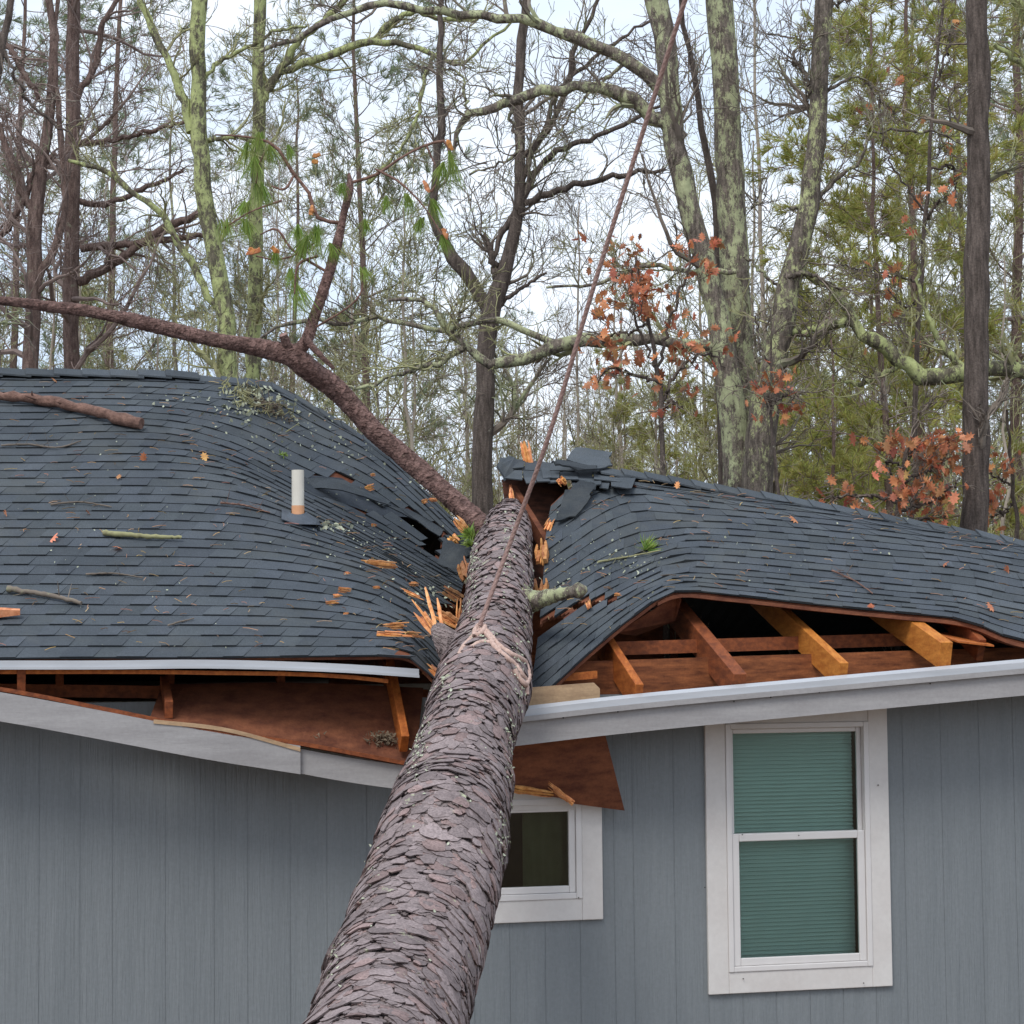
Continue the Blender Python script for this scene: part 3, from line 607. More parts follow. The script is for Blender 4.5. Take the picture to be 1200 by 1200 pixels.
slab(m, [c_ - e1 * s - e2 * s, c_ + e1 * s - e2 * s, c_ + e1 * s + e2 * s, c_ - e1 * s + e2 * s], bn, .006); m.build('pipe_boot', M['boot'], pipe)

# ------------------------------------------------------------------ fallen tree
TR = [(160,2480,3.9,.44),(300,1620,5.6,.35),(420,1310,7.2,.300),(456,1200,8.0,.290),(483,1100,8.75,.284),(512,1000,9.5,.270),(533,930,10.2,.250),(542,890,10.6,.236),(553,840,11.2,.236),(568,790,11.75,.236),(577,755,12.15,.215),(584,715,12.65,.196),(589,650,13.5,.186),(594,614,14.0,.128),(600,597,14.5,.075),(607,586,15.1,.05)]
tc3 = np.array([list(P(a, b, c)) + [r] for a, b, c, r in TR]); tc3[0, 2] = max(tc3[0, 2], .25)
base = tc3[0, :3].copy(); base[2] = 0
ftree = thing('fallen_tree', base, 'large pine trunk with flaky grey bark fallen onto and crushing the roof', 'fallen tree')
NLn, NA = 2100, 420
ln = smooth_line(tc3, NLn); ctr, rad = ln[:, :3], ln[:, 3]
arc = np.concatenate([[0], np.cumsum(np.linalg.norm(np.diff(ctr, axis=0), axis=1))])
tan = nrm(np.gradient(ctr, axis=0)); sa = nrm(np.cross(tan, Z)); sb = np.cross(sa, tan)
th = np.arange(NA) / NA * 2 * np.pi
# value noise and cellular plates in (angle*r, arc) space, periodic in angle
def hash2(i, j, k):
    x = np.sin(i * 127.1 + j * 311.7 + k * 74.7) * 43758.5453; return x - np.floor(x)
def vnoise(x, y, k, px):
    i, j = np.floor(x), np.floor(y); fx, fy = x - i, y - j; fx = fx*fx*(3-2*fx); fy = fy*fy*(3-2*fy)
    h = lambda a, b: hash2(np.mod(a, px), b, k)
    return (h(i, j) * (1-fx) + h(i+1, j) * fx) * (1-fy) + (h(i, j+1) * (1-fx) + h(i+1, j+1) * fx) * fy
def plates(TH, AR, nx, ly, k):           # nx cells round, ly cell length
    x = TH / (2 * np.pi) * nx; y = AR / ly
    wx = (vnoise(x * 1.6, y * 1.6, k + 9, nx * 1.6) - .5) * 1.0 + (vnoise(round(nx*3)*TH/(2*np.pi), y * 3, k + 19, round(nx * 3)) - .5) * .3
    wy = (vnoise(x * 1.6 + 5, y * 1.6, k + 10, nx * 1.6) - .5) * 1.0 + (vnoise(round(nx*3)*TH/(2*np.pi), y * 3, k + 29, round(nx * 3)) - .5) * .35; x = x + wx; y = y + wy
    i0, j0 = np.floor(x), np.floor(y); b1 = np.full(x.shape, 9.); b2 = b1.copy(); idr = np.zeros(x.shape); ox = np.zeros(x.shape); oy = np.zeros(x.shape)
    for di in (-1, 0, 1):
        for dj in (-1, 0, 1):
            i, j = i0 + di, j0 + dj; im = np.mod(i, nx); cx = i + .03 + .94 * hash2(im, j, k + 1); cy = j + .03 + .94 * hash2(im, j, k + 2)
            dx, dy = x - cx, y - cy; d = np.hypot(dx, dy); rid = hash2(im, j, k + 3)
            near = d < b1; b2 = np.where(near, b1, np.minimum(b2, d)); idr = np.where(near, rid, idr); ox = np.where(near, dx, ox); oy = np.where(near, dy, oy); b1 = np.where(near, d, b1)
    return b2 - b1, idr, ox, oy
TH, AR = np.meshgrid(th, arc)
e1_, id1, ox, oy = plates(TH, AR, 24, .080, 1)
e2_, id2, ox2, oy2 = plates(TH, AR, 34, .062, 5)
rr = rad[:, None]
hp = (id1 ** 1.2) * .008 - np.clip(oy, -.7, .7) * .012 + id2 * .003 - np.clip(oy2, -.7, .7) * .0045; h = hp + np.clip(e1_ / .10, 0, 1) * .005 + np.clip(e2_ / .10, 0, 1) * .002
lump = (vnoise(TH / (2 * np.pi) * 4, AR * 1.5, 31, 4) - .5) * .048 + (vnoise(TH / (2 * np.pi) * 9, AR * 4, 33, 9) - .5) * .026
h = h * np.clip(rr / .27, .35, 1.1) - .010
ell = rr + h + lump * np.clip(rr / .25, .3, 1)
V_ = ctr[:, None] + ell[..., None] * (sa[:, None] * np.cos(TH)[..., None] + sb[:, None] * np.sin(TH)[..., None]) - tan[:, None] * (np.clip(hp + .004, 0, .03) * 1.1)[..., None]
idx = np.arange(NLn * NA).reshape(NLn, NA)
q = np.stack([idx[:-1], np.roll(idx[:-1], -1, 1), np.roll(idx[1:], -1, 1), idx[1:]], -1).reshape(-1, 4)
tv = .92 * (.86 + .28 * id1 + .26 * (id2 - .5)) * (.65 + .35 * np.clip(e1_ / .05, 0, 1)) * (.85 + .15 * np.clip(e2_ / .05, 0, 1)); red = (id2 > .80).astype(float) * (id1 > .3)
tcx = np.stack([tv * (1 + .16 * red), tv * (1 + .0 * red), tv * (1 - .04 * red)], -1)[:-1].reshape(-1, 3)
m = MB(); m.add(V_.reshape(-1, 3), q, tcx)
for k, r in ((0, 0), (NLn - 1, 1)): m.add(np.vstack([V_[k], ctr[k]]), [[i, (i + 1) % NA, NA] for i in range(NA)], np.tile([1.4, 1.1, .8], (NA, 1)))
# loose overlapping flakes lying on the plates, open towards the root
fr_ = np.random.default_rng(90); GA, GL = 38, int(arc[-1] / .040); ta, tl = np.meshgrid(np.arange(GA), np.arange(GL)); nf_ = ta.size
f_th = ((ta + (tl % 2) * .5).ravel() + fr_.uniform(-.7, .7, nf_)) / GA * 2 * np.pi; f_ar = (tl.ravel() + fr_.uniform(-.8, .8, nf_)) * .040; kp = fr_.random(nf_) < .80; f_th, f_ar = f_th[kp], f_ar[kp]; nf_ = len(f_th)
rl = np.interp(f_ar, arc, rad); fs = fr_.choice([.018, .026, .034, .046], nf_) * fr_.uniform(.85, 1.2, nf_) * np.clip(rl / .24, .45, 1.1); K = 9; an = np.arange(K) / K * 2 * np.pi + fr_.uniform(0, .7, nf_)[:, None]; rr_ = fr_.uniform(.62, 1.12, (nf_, K))
dx = np.cos(an) * rr_ * (fs * fr_.uniform(.9, 1.5, nf_))[:, None]; dy = np.sin(an) * rr_ * (fs * fr_.uniform(.9, 1.9, nf_))[:, None]
def onbark(TH_, AR_, lift):
    kf = np.clip(np.interp(AR_, arc, np.arange(NLn)), 0, NLn - 1.001); k0 = kf.astype(int); aa = np.mod(TH_ / (2 * np.pi) * NA, NA).astype(int)
    sm = ell_s[k0, aa]; c_ = ctr[k0] + (ctr[np.minimum(k0 + 1, NLn - 1)] - ctr[k0]) * (kf - k0)[..., None]
    return c_ + (sm + lift)[..., None] * (sa[k0] * np.cos(TH_)[..., None] + sb[k0] * np.sin(TH_)[..., None])
ell_s = rr + lump * np.clip(rr / .25, .3, 1) + .006
TH2 = f_th[:, None] + dx / rl[:, None]; AR2 = f_ar[:, None] + dy; tilt = fr_.uniform(.02, .13, nf_)[:, None]; l0 = fr_.uniform(-.006, .007, nf_)[:, None]; lf = l0 + .003 - dy * tilt + (rr_ - .85) * -.004
top_ = onbark(TH2, AR2, lf); und = onbark(TH2, AR2 + .004, lf - .007); cen = onbark(f_th[:, None], f_ar[:, None], l0 + .006)
fv = np.concatenate([top_, und, cen], 1).reshape(-1, 3); bs = (np.arange(nf_) * (2 * K + 1))[:, None, None]; j = np.arange(K); jn = (j + 1) % K
tf = np.stack([j, jn, np.full(K, 2 * K)], 1)[None] + bs; sf = np.stack([j, j + K, jn + K, jn], 1)[None] + bs
tn_ = fr_.uniform(.82, 1.30, nf_); pk = (fr_.random(nf_) < .22)[:, None]; tc_ = tn_[:, None] * np.where(pk, [[1.10, .98, .96]], [[1.0, 1.0, 1.02]])
m.add(fv, tf.reshape(-1, 3), np.repeat(tc_, K, 0)); m.add(fv, sf.reshape(-1, 4), np.repeat(tc_ * .72, K, 0))
m.build('trunk', M['bark'], ftree)
def limb(mb, pts, n=40, sides=14, bumpy=.06, c=None, rng=RNG):      # pts (px,py,D,widthpx)
    p = np.array([list(P(a, b, D)) + [wd / 2 * D / F] for a, b, D, wd in pts]); s = smooth_line(p, n)
    r = np.maximum(s[:, 3] * (1 + rng.normal(0, bumpy, n)), .003); tubes(mb, s[:, :3], r, sides, c, cap=True); return s
def flaky(mb, pts, n, na, cell, amp, k, lumps=.1):                  # limb whose bark plates are real relief
    p = np.array([list(P(a, b, D)) + [wd / 2 * D / F] for a, b, D, wd in pts]); s = smooth_line(p, n); c, r = s[:, :3], s[:, 3]
    ar = np.concatenate([[0], np.cumsum(np.linalg.norm(np.diff(c, axis=0), axis=1))]); tn = nrm(np.gradient(c, axis=0)); a = nrm(np.cross(tn, np.array([.3, .2, 1.]))); b = np.cross(a, tn)
    TH, AR = np.meshgrid(np.arange(na) / na * 2 * np.pi, ar); nx = max(5, int(2 * np.pi * r.max() / cell)); e, i1, ox, oy = plates(TH, AR, nx, cell, k)
    h = amp * (i1 + np.clip(e / .2, 0, 1) * .6 - np.clip(oy, -.6, .6) * .9) * np.clip(r / r.max(), .25, 1)[:, None] + lumps * r[:, None] * (vnoise(TH / (2 * np.pi) * 3, AR * 5, k + 40, 3) - .5)
    R = r[:, None] + h - amp; v = c[:, None] + R[..., None] * (a[:, None] * np.cos(TH)[..., None] + b[:, None] * np.sin(TH)[..., None]); idx = np.arange(n * na).reshape(n, na)
    q = np.stack([idx[:-1], np.roll(idx[:-1], -1, 1), np.roll(idx[1:], -1, 1), idx[1:]], -1).reshape(-1, 4); t = (.75 + .5 * i1)[:-1].reshape(-1, 1) * (.7 + .3 * np.clip(e / .15, 0, 1))[:-1].reshape(-1, 1)
    mb.add(v.reshape(-1, 3), q, t * np.array([[1, 1, 1]]))
    for kk in (0, n - 1): mb.add(np.vstack([v[kk], c[kk]]), [[i, (i + 1) % na, na] for i in range(na)], np.full((na, 3), 1.5))
    return s
m = MB(); lb = flaky(m, [(592,640,13.7,16),(568,618,14.0,25),(545,598,14.1,24),(510,566,14.15,24),(480,541,14.2,24),(440,505,14.2,24),(405,468,14.2,25),(370,438,14.1,27),(343,417,14.0,28),(310,409,14.0,22),(250,398,13.9,19),(190,384,13.9,18),(120,368,13.8,16),(60,359,13.8,14),(0,352,13.7,12),(-90,348,13.6,11),(-260,330,13.4,6)], 900, 80, .035, .0055, 50, .25)
m.build('limb', M['limb'], ftree, label='long reddish pine limb reaching left over the roof')
m = MB(); flaky(m, [(340,418,14.0,20),(357,403,14.0,15),(368,372,14.0,13),(382,330,14.0,13),(394,290,14.0,12),(403,250,14.0,10),(410,212,14.0,8),(409,203,14.0,4)], 300, 50, .025, .004, 60, .25)
fm = MB(); flaky(m, [(345,425,14.0,14),(338,408,13.95,12),(332,392,13.9,11)], 40, 30, .025, .003, 61, .2)
flaky(m, [(358,398,13.95,9),(375,416,13.9,7),(391,432,13.9,5)], 60, 24, .025, .003, 62, .3)
m.build('side_branch', M['limb'], ftree)
# stubs
m = MB(); flaky(m, [(578,792,12.0,84),(556,784,11.85,70),(540,772,11.8,52),(528,758,11.8,38),(518,745,11.8,28),(512,736,11.85,18)], 160, 110, .04, .014, 70, .35)
stub = m.build('stub', M['bark'], ftree, label='thick stub splintered open at its tip')
m = MB(); limb(m, [(606,705,12.7,44),(622,705,12.6,26),(645,699,12.5,18),(668,694,12.4,15),(684,691,12.35,14),(688,690,12.35,6)], 34, 14, .08)
m.build('stub', M['lichenbark'], ftree, smooth=True, label='greenish lichen covered stub pointing right')
def splinter(mb, p, q, wd, th, rs, tint=None, twist=None):
    p, q = np.asarray(p, float), np.asarray(q, float); d = q - p; u = nrm(np.cross(d, np.array([.1, 1., .2]))); v = nrm(np.cross(d, u)); n = 6; L_ = []
    t = tint or rs.uniform(.75, 1.15); prof = rs.choice([[.75, 1, .9, 1.0, .6, .12], [.9, .8, 1, .7, .75, .3], [.3, .9, 1, .9, .8, .5]]); jag = [rs.uniform(-.25, .25) for _ in range(n)]
    R4 = []
    for k in range(n):
        c = p + d * k / (n - 1) + u * wd * jag[k] * .5 + v * th * rs.uniform(-.2, .2); s = prof[k] * rs.uniform(.8, 1.2)
        R4.append([c - u * wd / 2 * s - v * th / 2 * s, c + u * wd / 2 * s - v * th / 2 * s, c + u * wd / 2 * s * .8 + v * th / 2 * s, c - u * wd / 2 * s * .7 + v * th / 2 * s])
    vv = np.array(R4).reshape(-1, 3); f = []
    for k in range(n - 1):
        for j in range(4): f.append([k * 4 + j, k * 4 + (j + 1) % 4, (k + 1) * 4 + (j + 1) % 4, (k + 1) * 4 + j])
    f += [[3, 2, 1, 0], [n * 4 - 4, n * 4 - 3, n * 4 - 2, n * 4 - 1]]
    mb.add(vv, f, np.tile([t, t * rs.uniform(.85, 1.05), t * rs.uniform(.7, 1.1)], (len(f), 1)))
rs = random.Random(21)
m = MB()
for k in range(26):
    f_ = rs.random(); x0, y0 = 512 + f_ * 15, 738 + f_ * 30 + rs.uniform(-4, 4); ln_ = rs.choice([16, 24, 34, 48, 66]) * rs.uniform(.7, 1.1); an = math.atan2(-46, -34) + rs.uniform(-.20, .20) + (.5 if rs.random() < .2 else 0)
    splinter(m, P(x0, y0, 11.80 + rs.uniform(-.05, .05)), P(x0 + math.cos(an) * ln_, y0 + math.sin(an) * ln_, 12.05 + rs.uniform(-.1, .1)), rs.uniform(.012, .036), rs.uniform(.008, .016), rs)
m.build('splintered_tip', M['raw'], stub)
# hanging pine twigs with fresh needles
def needles(mb, tips, dirs, n, ln_, wd, rng, droop=.35, spread=.55):
    tips = np.repeat(np.asarray(tips, float), n, 0); B = len(tips); d = np.repeat(nrm(np.asarray(dirs, float)), n, 0) + rng.normal(0, spread, (B, 3)); d = nrm(d); d[:, 2] -= droop * rng.random(B); d = nrm(d)
    l = ln_ * rng.uniform(.6, 1.1, (B, 1)); s = nrm(np.cross(d, rng.normal(0, 1, (B, 3)))) * wd / 2; mid = tips + d * l * .5; end = tips + d * l; end[:, 2] -= droop * .25 * l[:, 0]
    v = np.stack([tips - s * .6, tips + s * .6, mid + s, end, mid - s], 1).reshape(-1, 3); i = np.arange(B)[:, None] * 5
    t = rng.uniform(.65, 1.3, B)[:, None] * np.array([1, 1, 1]) * (1 + rng.normal(0, .08, (B, 3)))
    mb.add(v, np.concatenate([i, i + 1, i + 2, i + 3, i + 4], 1), t)
m = MB(); nd = MB(); rgn = np.random.default_rng(8)
TW = [[(403,262,14.0,5),(372,255,14.0,5),(362,226,14.0,5),(345,205,14.0,5),(318,168,14.0,4),(285,160,14.0,3),(252,158,14.0,2)],
 [(345,205,14.0,3),(330,222,13.9,3),(318,218,13.9,2)],
 [(408,215,14.0,4),(440,205,14.0,4),(470,185,14.0,3),(500,170,14.0,3),(522,166,14.0,4),(527,185,14.0,2)],
 [(440,198,14.0,3),(470,215,13.9,3),(495,240,13.9,2),(518,275,13.9,2)],
 [(372,300,14.0,4),(350,310,13.9,3),(345,345,13.9,2)], [(362,390,14.0,3),(425,335,13.9,2),(424,315,13.9,2)],
 [(385,320,14.0,4),(340,290,14.0,3),(322,268,14.0,3),(305,275,14.0,2)], [(500,170,14.0,3),(512,215,14.0,2),(505,225,14.0,4)], [(318,168,14.0,3),(305,190,14.0,2),(300,215,14.0,2)],
 [(330,235,14.0,3),(290,250,13.9,2),(262,268,13.9,2)], [(300,300,14.0,2),(320,304,14.0,2),(352,296,14.0,2),(368,285,14.0,2)]]
for t in TW: limb(m, t, 14, 6, .1)
m.build('twigs', M['limbp'], ftree, smooth=True)
tuft = [(292,172,34),(300,188,30),(318,175,26),(303,218,34),(290,240,22),(372,268,34),(362,282,30),(350,268,22),(526,182,40),(520,195,26),(505,238,26),(478,232,24),(517,280,20),(344,336,40),(340,320,20),(425,318,16),(305,160,24),(262,262,22),(285,262,26),(450,235,20),(430,262,18),(385,290,22),(340,175,18),(400,220,16),(497,260,20),(322,300,18)]
for x, y, l in tuft:
    needles(nd, [P(x + rs.uniform(-4, 4), y - 6, 13.95 + rs.uniform(-.1, .1)) for _ in range(2)], [[rs.uniform(-.4, .4), rs.uniform(-.3, .3), -1]] * 2, 54, l * 14 / F * 1.35, .0028, rgn, .4, .32)
nd.build('needles', M['needlef'], ftree)
m = MB()
for x, y, l, an in [(400,0,0,0)][:0] + [(523,164,14,-1.0),(503,226,16,2.0),(519,268,14,-1.2),(366,183,10,.2),(365,190,8,.1),(364,252,12,1.4),(305,292,18,3.5),(318,290,12,-.6),(300,296,10,2.6)]:
    splinter(m, P(x, y, 13.9), P(x + math.cos(an) * l, y - math.sin(an) * l, 13.9), .035, .025, rs, .8)
m.build('broken_end', M['raw'], ftree)
# green leaf scraps caught by the trunk
m = MB(); needles(m, [P(552, 640, 13.7), P(556, 632, 13.8), P(550, 628, 13.8)], [[-.3, -.3, .6]] * 3, 30, .10, .012, rgn, .2, .6); m.build('caught_needles', M['needlef'], ftree)
m = MB(); lg = np.random.default_rng(55)
TVs = (ctr[:, None] + (ell_s[..., None]) * (sa[:, None] * np.cos(TH)[..., None] + sb[:, None] * np.sin(TH)[..., None]))
TPx = proj(TVs.reshape(-1, 3)); TVf = TVs.reshape(-1, 3); side_ = np.cos(TH).ravel() 
for cx, cy, sx, sy, n_ in [(487,860,7,26,150),(520,800,9,14,60),(545,690,6,22,80),(553,655,5,16,90),(596,640,5,24,70),(623,700,4,30,60),(610,790,4,30,90),(600,880,4,30,70),(592,980,4,20,50),(430,1000,6,20,30),(390,1110,6,30,40),(575,745,12,5,30),(450,1100,60,60,16),(535,930,40,60,16)]:
    for _ in range(n_):
        x, y = lg.normal(cx, sx), lg.normal(cy, sy); d = ((TPx - (x, y)) ** 2).sum(1); k_ = np.where(d < 14)[0]
        if not len(k_): continue
        q = TVf[k_[np.argmin(TVf[k_, 1])]]; n0 = nrm(q - ctr[k_[np.argmin(TVf[k_, 1])] // NA]); q = q + n0 * lg.uniform(.006, .016)
        a_ = nrm(lg.normal(0, 1, 3)); b_ = nrm(np.cross(a_, n0 + lg.normal(0, .6, 3))); a_ = np.cross(b_, n0); t_ = np.arange(7) / 7 * 6.283; r7 = lg.uniform(.4, 1, 7) * lg.uniform(.005, .014)
        m.add(q + (a_ * np.cos(t_)[:, None] + b_ * np.sin(t_)[:, None]) * r7[:, None] + n0 * lg.normal(0, .002, (7, 1)), [list(range(7))])
m.build('lichen_tufts', M['lichen'], ftree, kind='stuff')

# ------------------------------------------------------------------ rope
rp = thing('rope', P(562, 735, 11.9), 'taut brown tow rope tied round the fallen trunk and leading up out of the picture', 'rope')
def ropepath(mb, pts, n, wd):
    p = smooth_line(np.array([P(a, b, c) for a, b, c in pts]), n); fr = nrm(np.gradient(p, axis=0)); a = nrm(np.cross(fr, Z + .01)); b = np.cross(fr, a)
    s = np.concatenate([[0], np.cumsum(np.linalg.norm(np.diff(p, axis=0), axis=1))]) / wd * 1.5; st = []
    for k in range(3):
        ph = s + k * 2 * np.pi / 3; st.append(p + (a * np.cos(ph)[:, None] + b * np.sin(ph)[:, None]) * wd * .12)
    tubes(mb, np.array(st), np.full((3, n), wd * .38), 8)
m = MB(); _k = ((proj(V_[900:].reshape(-1, 3)) - (562, 733)) ** 2).sum(1) < 16; on_knot = V_[900:].reshape(-1, 3)[_k]; on_knot = on_knot[np.argmin(on_knot[:, 1])] - np.array([0, .045, 0]); KD = float(on_knot[1]); ropepath(m, [(562,733,KD),(600,630,11.7),(640,520,11.5),(700,322,11.2),(758,140,10.9),(806,-10,10.6),(880,-250,10.2)], 900, .026); m.build('line', M['rope'], rp, smooth=True)
TV = V_[900:].reshape(-1, 3); TP = proj(TV)
def on_trunk(x, y, off=.018):
    d = ((TP - (x, y)) ** 2).sum(1); k = np.where(d < 16)[0]
    if not len(k): return None
    q = TV[k[np.argmin(TV[k, 1])]]; return q + nrm(C0 - q) * off
def wrap(mb, px, n, wd, off=.02):
    p = []; last = 11.8
    for t in px:
        x, y = t[:2]; q = on_trunk(x, y, off)
        if len(t) > 2: q = P(x, y, t[2])
        if q is None: q = P(x, y, last + .03)
        last = float(q[1]); p.append(q)
    p = smooth_line(np.array(p), n); fr = nrm(np.gradient(p, axis=0)); a = nrm(np.cross(fr, Z + .01)); b = np.cross(fr, a)
    s_ = np.concatenate([[0], np.cumsum(np.linalg.norm(np.diff(p, axis=0), axis=1))]) / wd * 1.5
    st = [p + (a * np.cos(s_ + k * 2.0944)[:, None] + b * np.sin(s_ + k * 2.0944)[:, None]) * wd * .12 for k in range(3)]
    tubes(mb, np.array(st), np.full((3, n), wd * .40), 8)
KN = on_trunk(562, 733, .04)
m = MB(); wrap(m, [(562,733),(572,745),(584,757),(597,768),(607,778),(614,788),(620,797),(621,806),(620,816)], 130, .030)
wrap(m, [(563,729),(574,741),(588,755),(602,765),(613,770),(620,778),(623,788),(621,799),(616,800),(611,792),(606,782)], 150, .032, .03)
wrap(m, [(552,755),(562,750),(572,749),(580,752),(588,760)], 60, .026)
wrap(m, [(563,733),(556,740),(549,747),(543,754),(536,764)], 60, .027)
wrap(m, [(556,742),(556,734),(561,728),(567,730),(566,738),(559,740),(556,734),(561,728)], 90, .028, .045)
m.build('loop', M['ropel'], rp, smooth=True, label='pinkish knotted loop of the rope')

# ------------------------------------------------------------------ debris on the roof
def put(side, x, y): return (SL if side == 'l' else SR).at(x, y)
def rest_stick(name, pts, wd, side, label, cat, mt='brownbark', group=None, twigs=0, rng=np.random.default_rng(4)):
    p = []
    for k, (x, y) in enumerate(pts): q, n = put(side, x, y); p.append(q + n * (wd * .5 + .014))
    p = np.array(p); s = smooth_line(p, 26, wd * .06); r = wd / 2 * (1 - .35 * np.linspace(0, 1, 26)) * (1 + rng.normal(0, .10, 26)); m = MB(); tubes(m, s, r, 9, None, True)
    for k in range(twigs):
        i = rng.integers(3, 23); d = nrm(rng.normal(0, 1, 3) * [1, .5, .3] + [0, -.2, .35]); l = rng.uniform(.05, .14); tubes(m, [s[i], s[i] + d * l * .6, s[i] + d * l], [wd * .12, wd * .09, wd * .04], 5)
    return m.build(name, M[mt], None, smooth=True, label=label, cat=cat, group=group, origin=s[0])
rest_stick('broken_branch', [(-90,452),(0,472),(40,476),(80,483),(125,495),(166,506)][::-1], .085, 'l', 'thick dead branch lying across the upper left of the roof', 'branch', 'limbp', twigs=7)
rest_stick('stick', [(120,630),(165,634),(213,635)], .034, 'l', 'straight pale stick lying midway on the left roof', 'stick', 'twigl')
rest_stick('stick', [(10,696),(40,701),(70,706),(95,713)], .034, 'l', 'crooked grey stick near the left edge of the roof', 'stick', 'twig', twigs=4)
rest_stick('stick', [(60,595),(90,592),(130,598)], .014, 'l', 'thin twig above the straight pale stick', 'stick', 'twig', twigs=2)
rest_stick('stick', [(100,676),(130,676),(168,680)], .012, 'l', 'hair thin dark twig below the straight pale stick', 'stick', 'twig', twigs=4)
rest_stick('stick', [(196,737),(212,731),(226,729)], .012, 'l', 'thin dark twig just above the left drip edge', 'stick', 'twig')
rest_stick('stick', [(0,525),(30,524),(70,528),(95,520)], .014, 'l', 'spindly forked twig below the thick dead branch', 'stick', 'twig', twigs=8)
rest_stick('stick', [(258,592),(285,596),(315,604)], .014, 'l', 'rusty brown twig left of the vent pipe', 'stick', 'limbp', twigs=7)
rest_stick('stick', [(700,662),(740,655),(775,648)], .014, 'r', 'mossy thin twig on the folded right roof', 'stick', 'twigl', twigs=6)
rest_stick('stick', [(975,672),(1000,684),(1022,699)], .012, 'r', 'reddish twig above the right eave opening', 'stick', 'limbp', twigs=5)
q, n = put('l', 2, 727); m = MB(); e = q + n * .04; splinter(m, e - U * .35, e + U * .1, .075, .06, rs, .9); m.build('wood_chunk', M['raw'], label='orange broken wood chunk at the far left of the roof', cat='wood chunk', origin=e)
def ragged(mb, p, q, wd, th, rs, tint=None):
    p, q = np.asarray(p, float), np.asarray(q, float); d = q - p; l = np.linalg.norm(d); u = nrm(np.cross(d, np.array([.1, 1., .2]))); v = nrm(np.cross(d, u)); t0 = tint or rs.uniform(.75, 1.15)
    for k in range(6):
        f = (k + .5) / 6 - .5; a = p + u * wd * f + v * th * rs.uniform(-.4, .4) + d * rs.uniform(0, .28) * (k % 2); b = q + u * wd * f * rs.uniform(.5, 1.4) + v * th * rs.uniform(-.4, .4) - d * rs.uniform(0, .40)
        splinter(mb, a, b, wd * rs.uniform(.20, .38), th * rs.uniform(.4, .8), rs, t0 * rs.uniform(.6, 1.25))
def chip(x, y, lpx, an, side, wd=.025, label=None, D=None, tint=None, mt='raw'):
    q, n = put(side, x, y); k = 1 / 170; d = U * math.cos(an) * lpx * k + nrm(N + Z * SLOPE) * math.sin(an) * lpx * k * 2.2
    q = q + n * (.014 + wd * .3); m = MB(); ragged(m, q - d / 2, q + d / 2, wd, wd * .6, rs, tint)
    m.build('wood_splinter', M[mt], label=label or 'small orange wood splinter lying on the dark shingles', cat='splinter', group='wood splinters scattered on the roof', origin=q)
chip_fix = 0
for a in [(404,696,14,-.1,'l',.03),(395,702,10,.1,'l',.02),(465,738,32,0,'l',.035,'upper flat orange splinter beside the splintered stub'),(462,748,34,-.1,'l',.03,'lower flat orange splinter beside the splintered stub'),(482,747,24,-.1,'l',.03),(432,575,16,.2,'l',.04,'curled tan wood piece on the torn shingle seam'),(420,577,10,1,'l',.03),
          (480,700,26,-.5,'l',.025),(483,688,12,.0,'l',.03),(436,558,8,0,'l',.02),(505,588,14,0,'l',.03),(495,590,10,.4,'l',.03),(440,692,8,0,'l',.015),(407,675,8,0,'l',.015),(438,618,8,0,'l',.02),(390,710,16,0,'l',.02),(405,722,6,0,'l',.012)]: chip(*a)
chip(444, 667, 42, -.14, 'l', .045, 'long reddish bark slab lying on the left roof', tint=.55)
chip(725, 700, 8, 0, 'r', .02); chip(690, 711, 12, 1.2, 'r', .03)
# upright splinters and boards round the trunk
def upright(pts, wd, th, label, mt='raw', tint=None):
    m = MB(); ragged(m, P(*pts[0]), P(*pts[1]), wd, th, rs, tint); m.build('broken_lath', M[mt], label=label, cat='broken wood', group='broken wood round the trunk', origin=P(*pts[0]))
upright([(538,752,12.6),(541,700,12.8)], .05, .03, 'upright orange lath standing against the left side of the trunk')
upright([(512,718,12.5),(542,735,12.5)], .06, .035, 'orange lath lying between the stub and the trunk')
upright([(523,800,11.9),(490,775,12.1)], .055, .05, 'orange rafter sliver under the left eave beside the trunk', tint=.7)
upright([(612,512,14.9),(620,548,14.9)][::-1], .06, .03, 'pale wood sliver sticking up from the torn ridge', tint=1.25)
upright([(634,660,13.5),(634,634,13.7)], .08, .06, 'thick orange wood stump against the right side of the trunk', tint=.85)
upright([(634,702,13.1),(633,676,13.3)], .085, .06, 'reddish block wedged right of the trunk', tint=.6)
upright([(640,622,13.9),(648,606,14.0)], .06, .03, 'orange splinter at the edge of the dark hole')
upright([(548,680,13.4),(540,655,13.5)], .09, .05, 'reddish bark piece wedged left of the trunk', tint=.55)
upright([(552,668,13.4),(538,662,13.6)], .05, .03, 'small red brown chip left of the trunk', tint=.55)
upright([(520,690,13.0),(548,706,12.9)], .06, .03, 'dark broken board at the valley beside the trunk', tint=.35)
upright([(655,560,14.3),(664,570,14.3)], .05, .04, 'orange wood end under the torn ridge')
upright([(600,590,14.3),(598,566,14.4)], .035, .02, 'pale broken top of the trunk edge', tint=1.2)
upright([(530,605,13.9),(548,625,13.9)][::-1], .06, .03, 'orange wood piece under the reddish limb', tint=.9)
upright([(528,628,13.9),(536,640,13.9)], .06, .03, 'salmon chip below the reddish limb', tint=1.0)
upright([(600,924,12.25),(655,932,12.3)], .05, .035, 'long orange sliver resting on the small window head')
upright([(672,942,12.25),(640,916,12.3)], .035, .02, 'short orange sliver over the corner of the small window')
upright([(232,852,11.7),(265,858,11.75)], .025, .01, 'yellow chip lying on the dropped left fascia', tint=1.25)
for x, y in [(372,868),(445,868),(452,866),(438,872),(448,874)]:
    pass
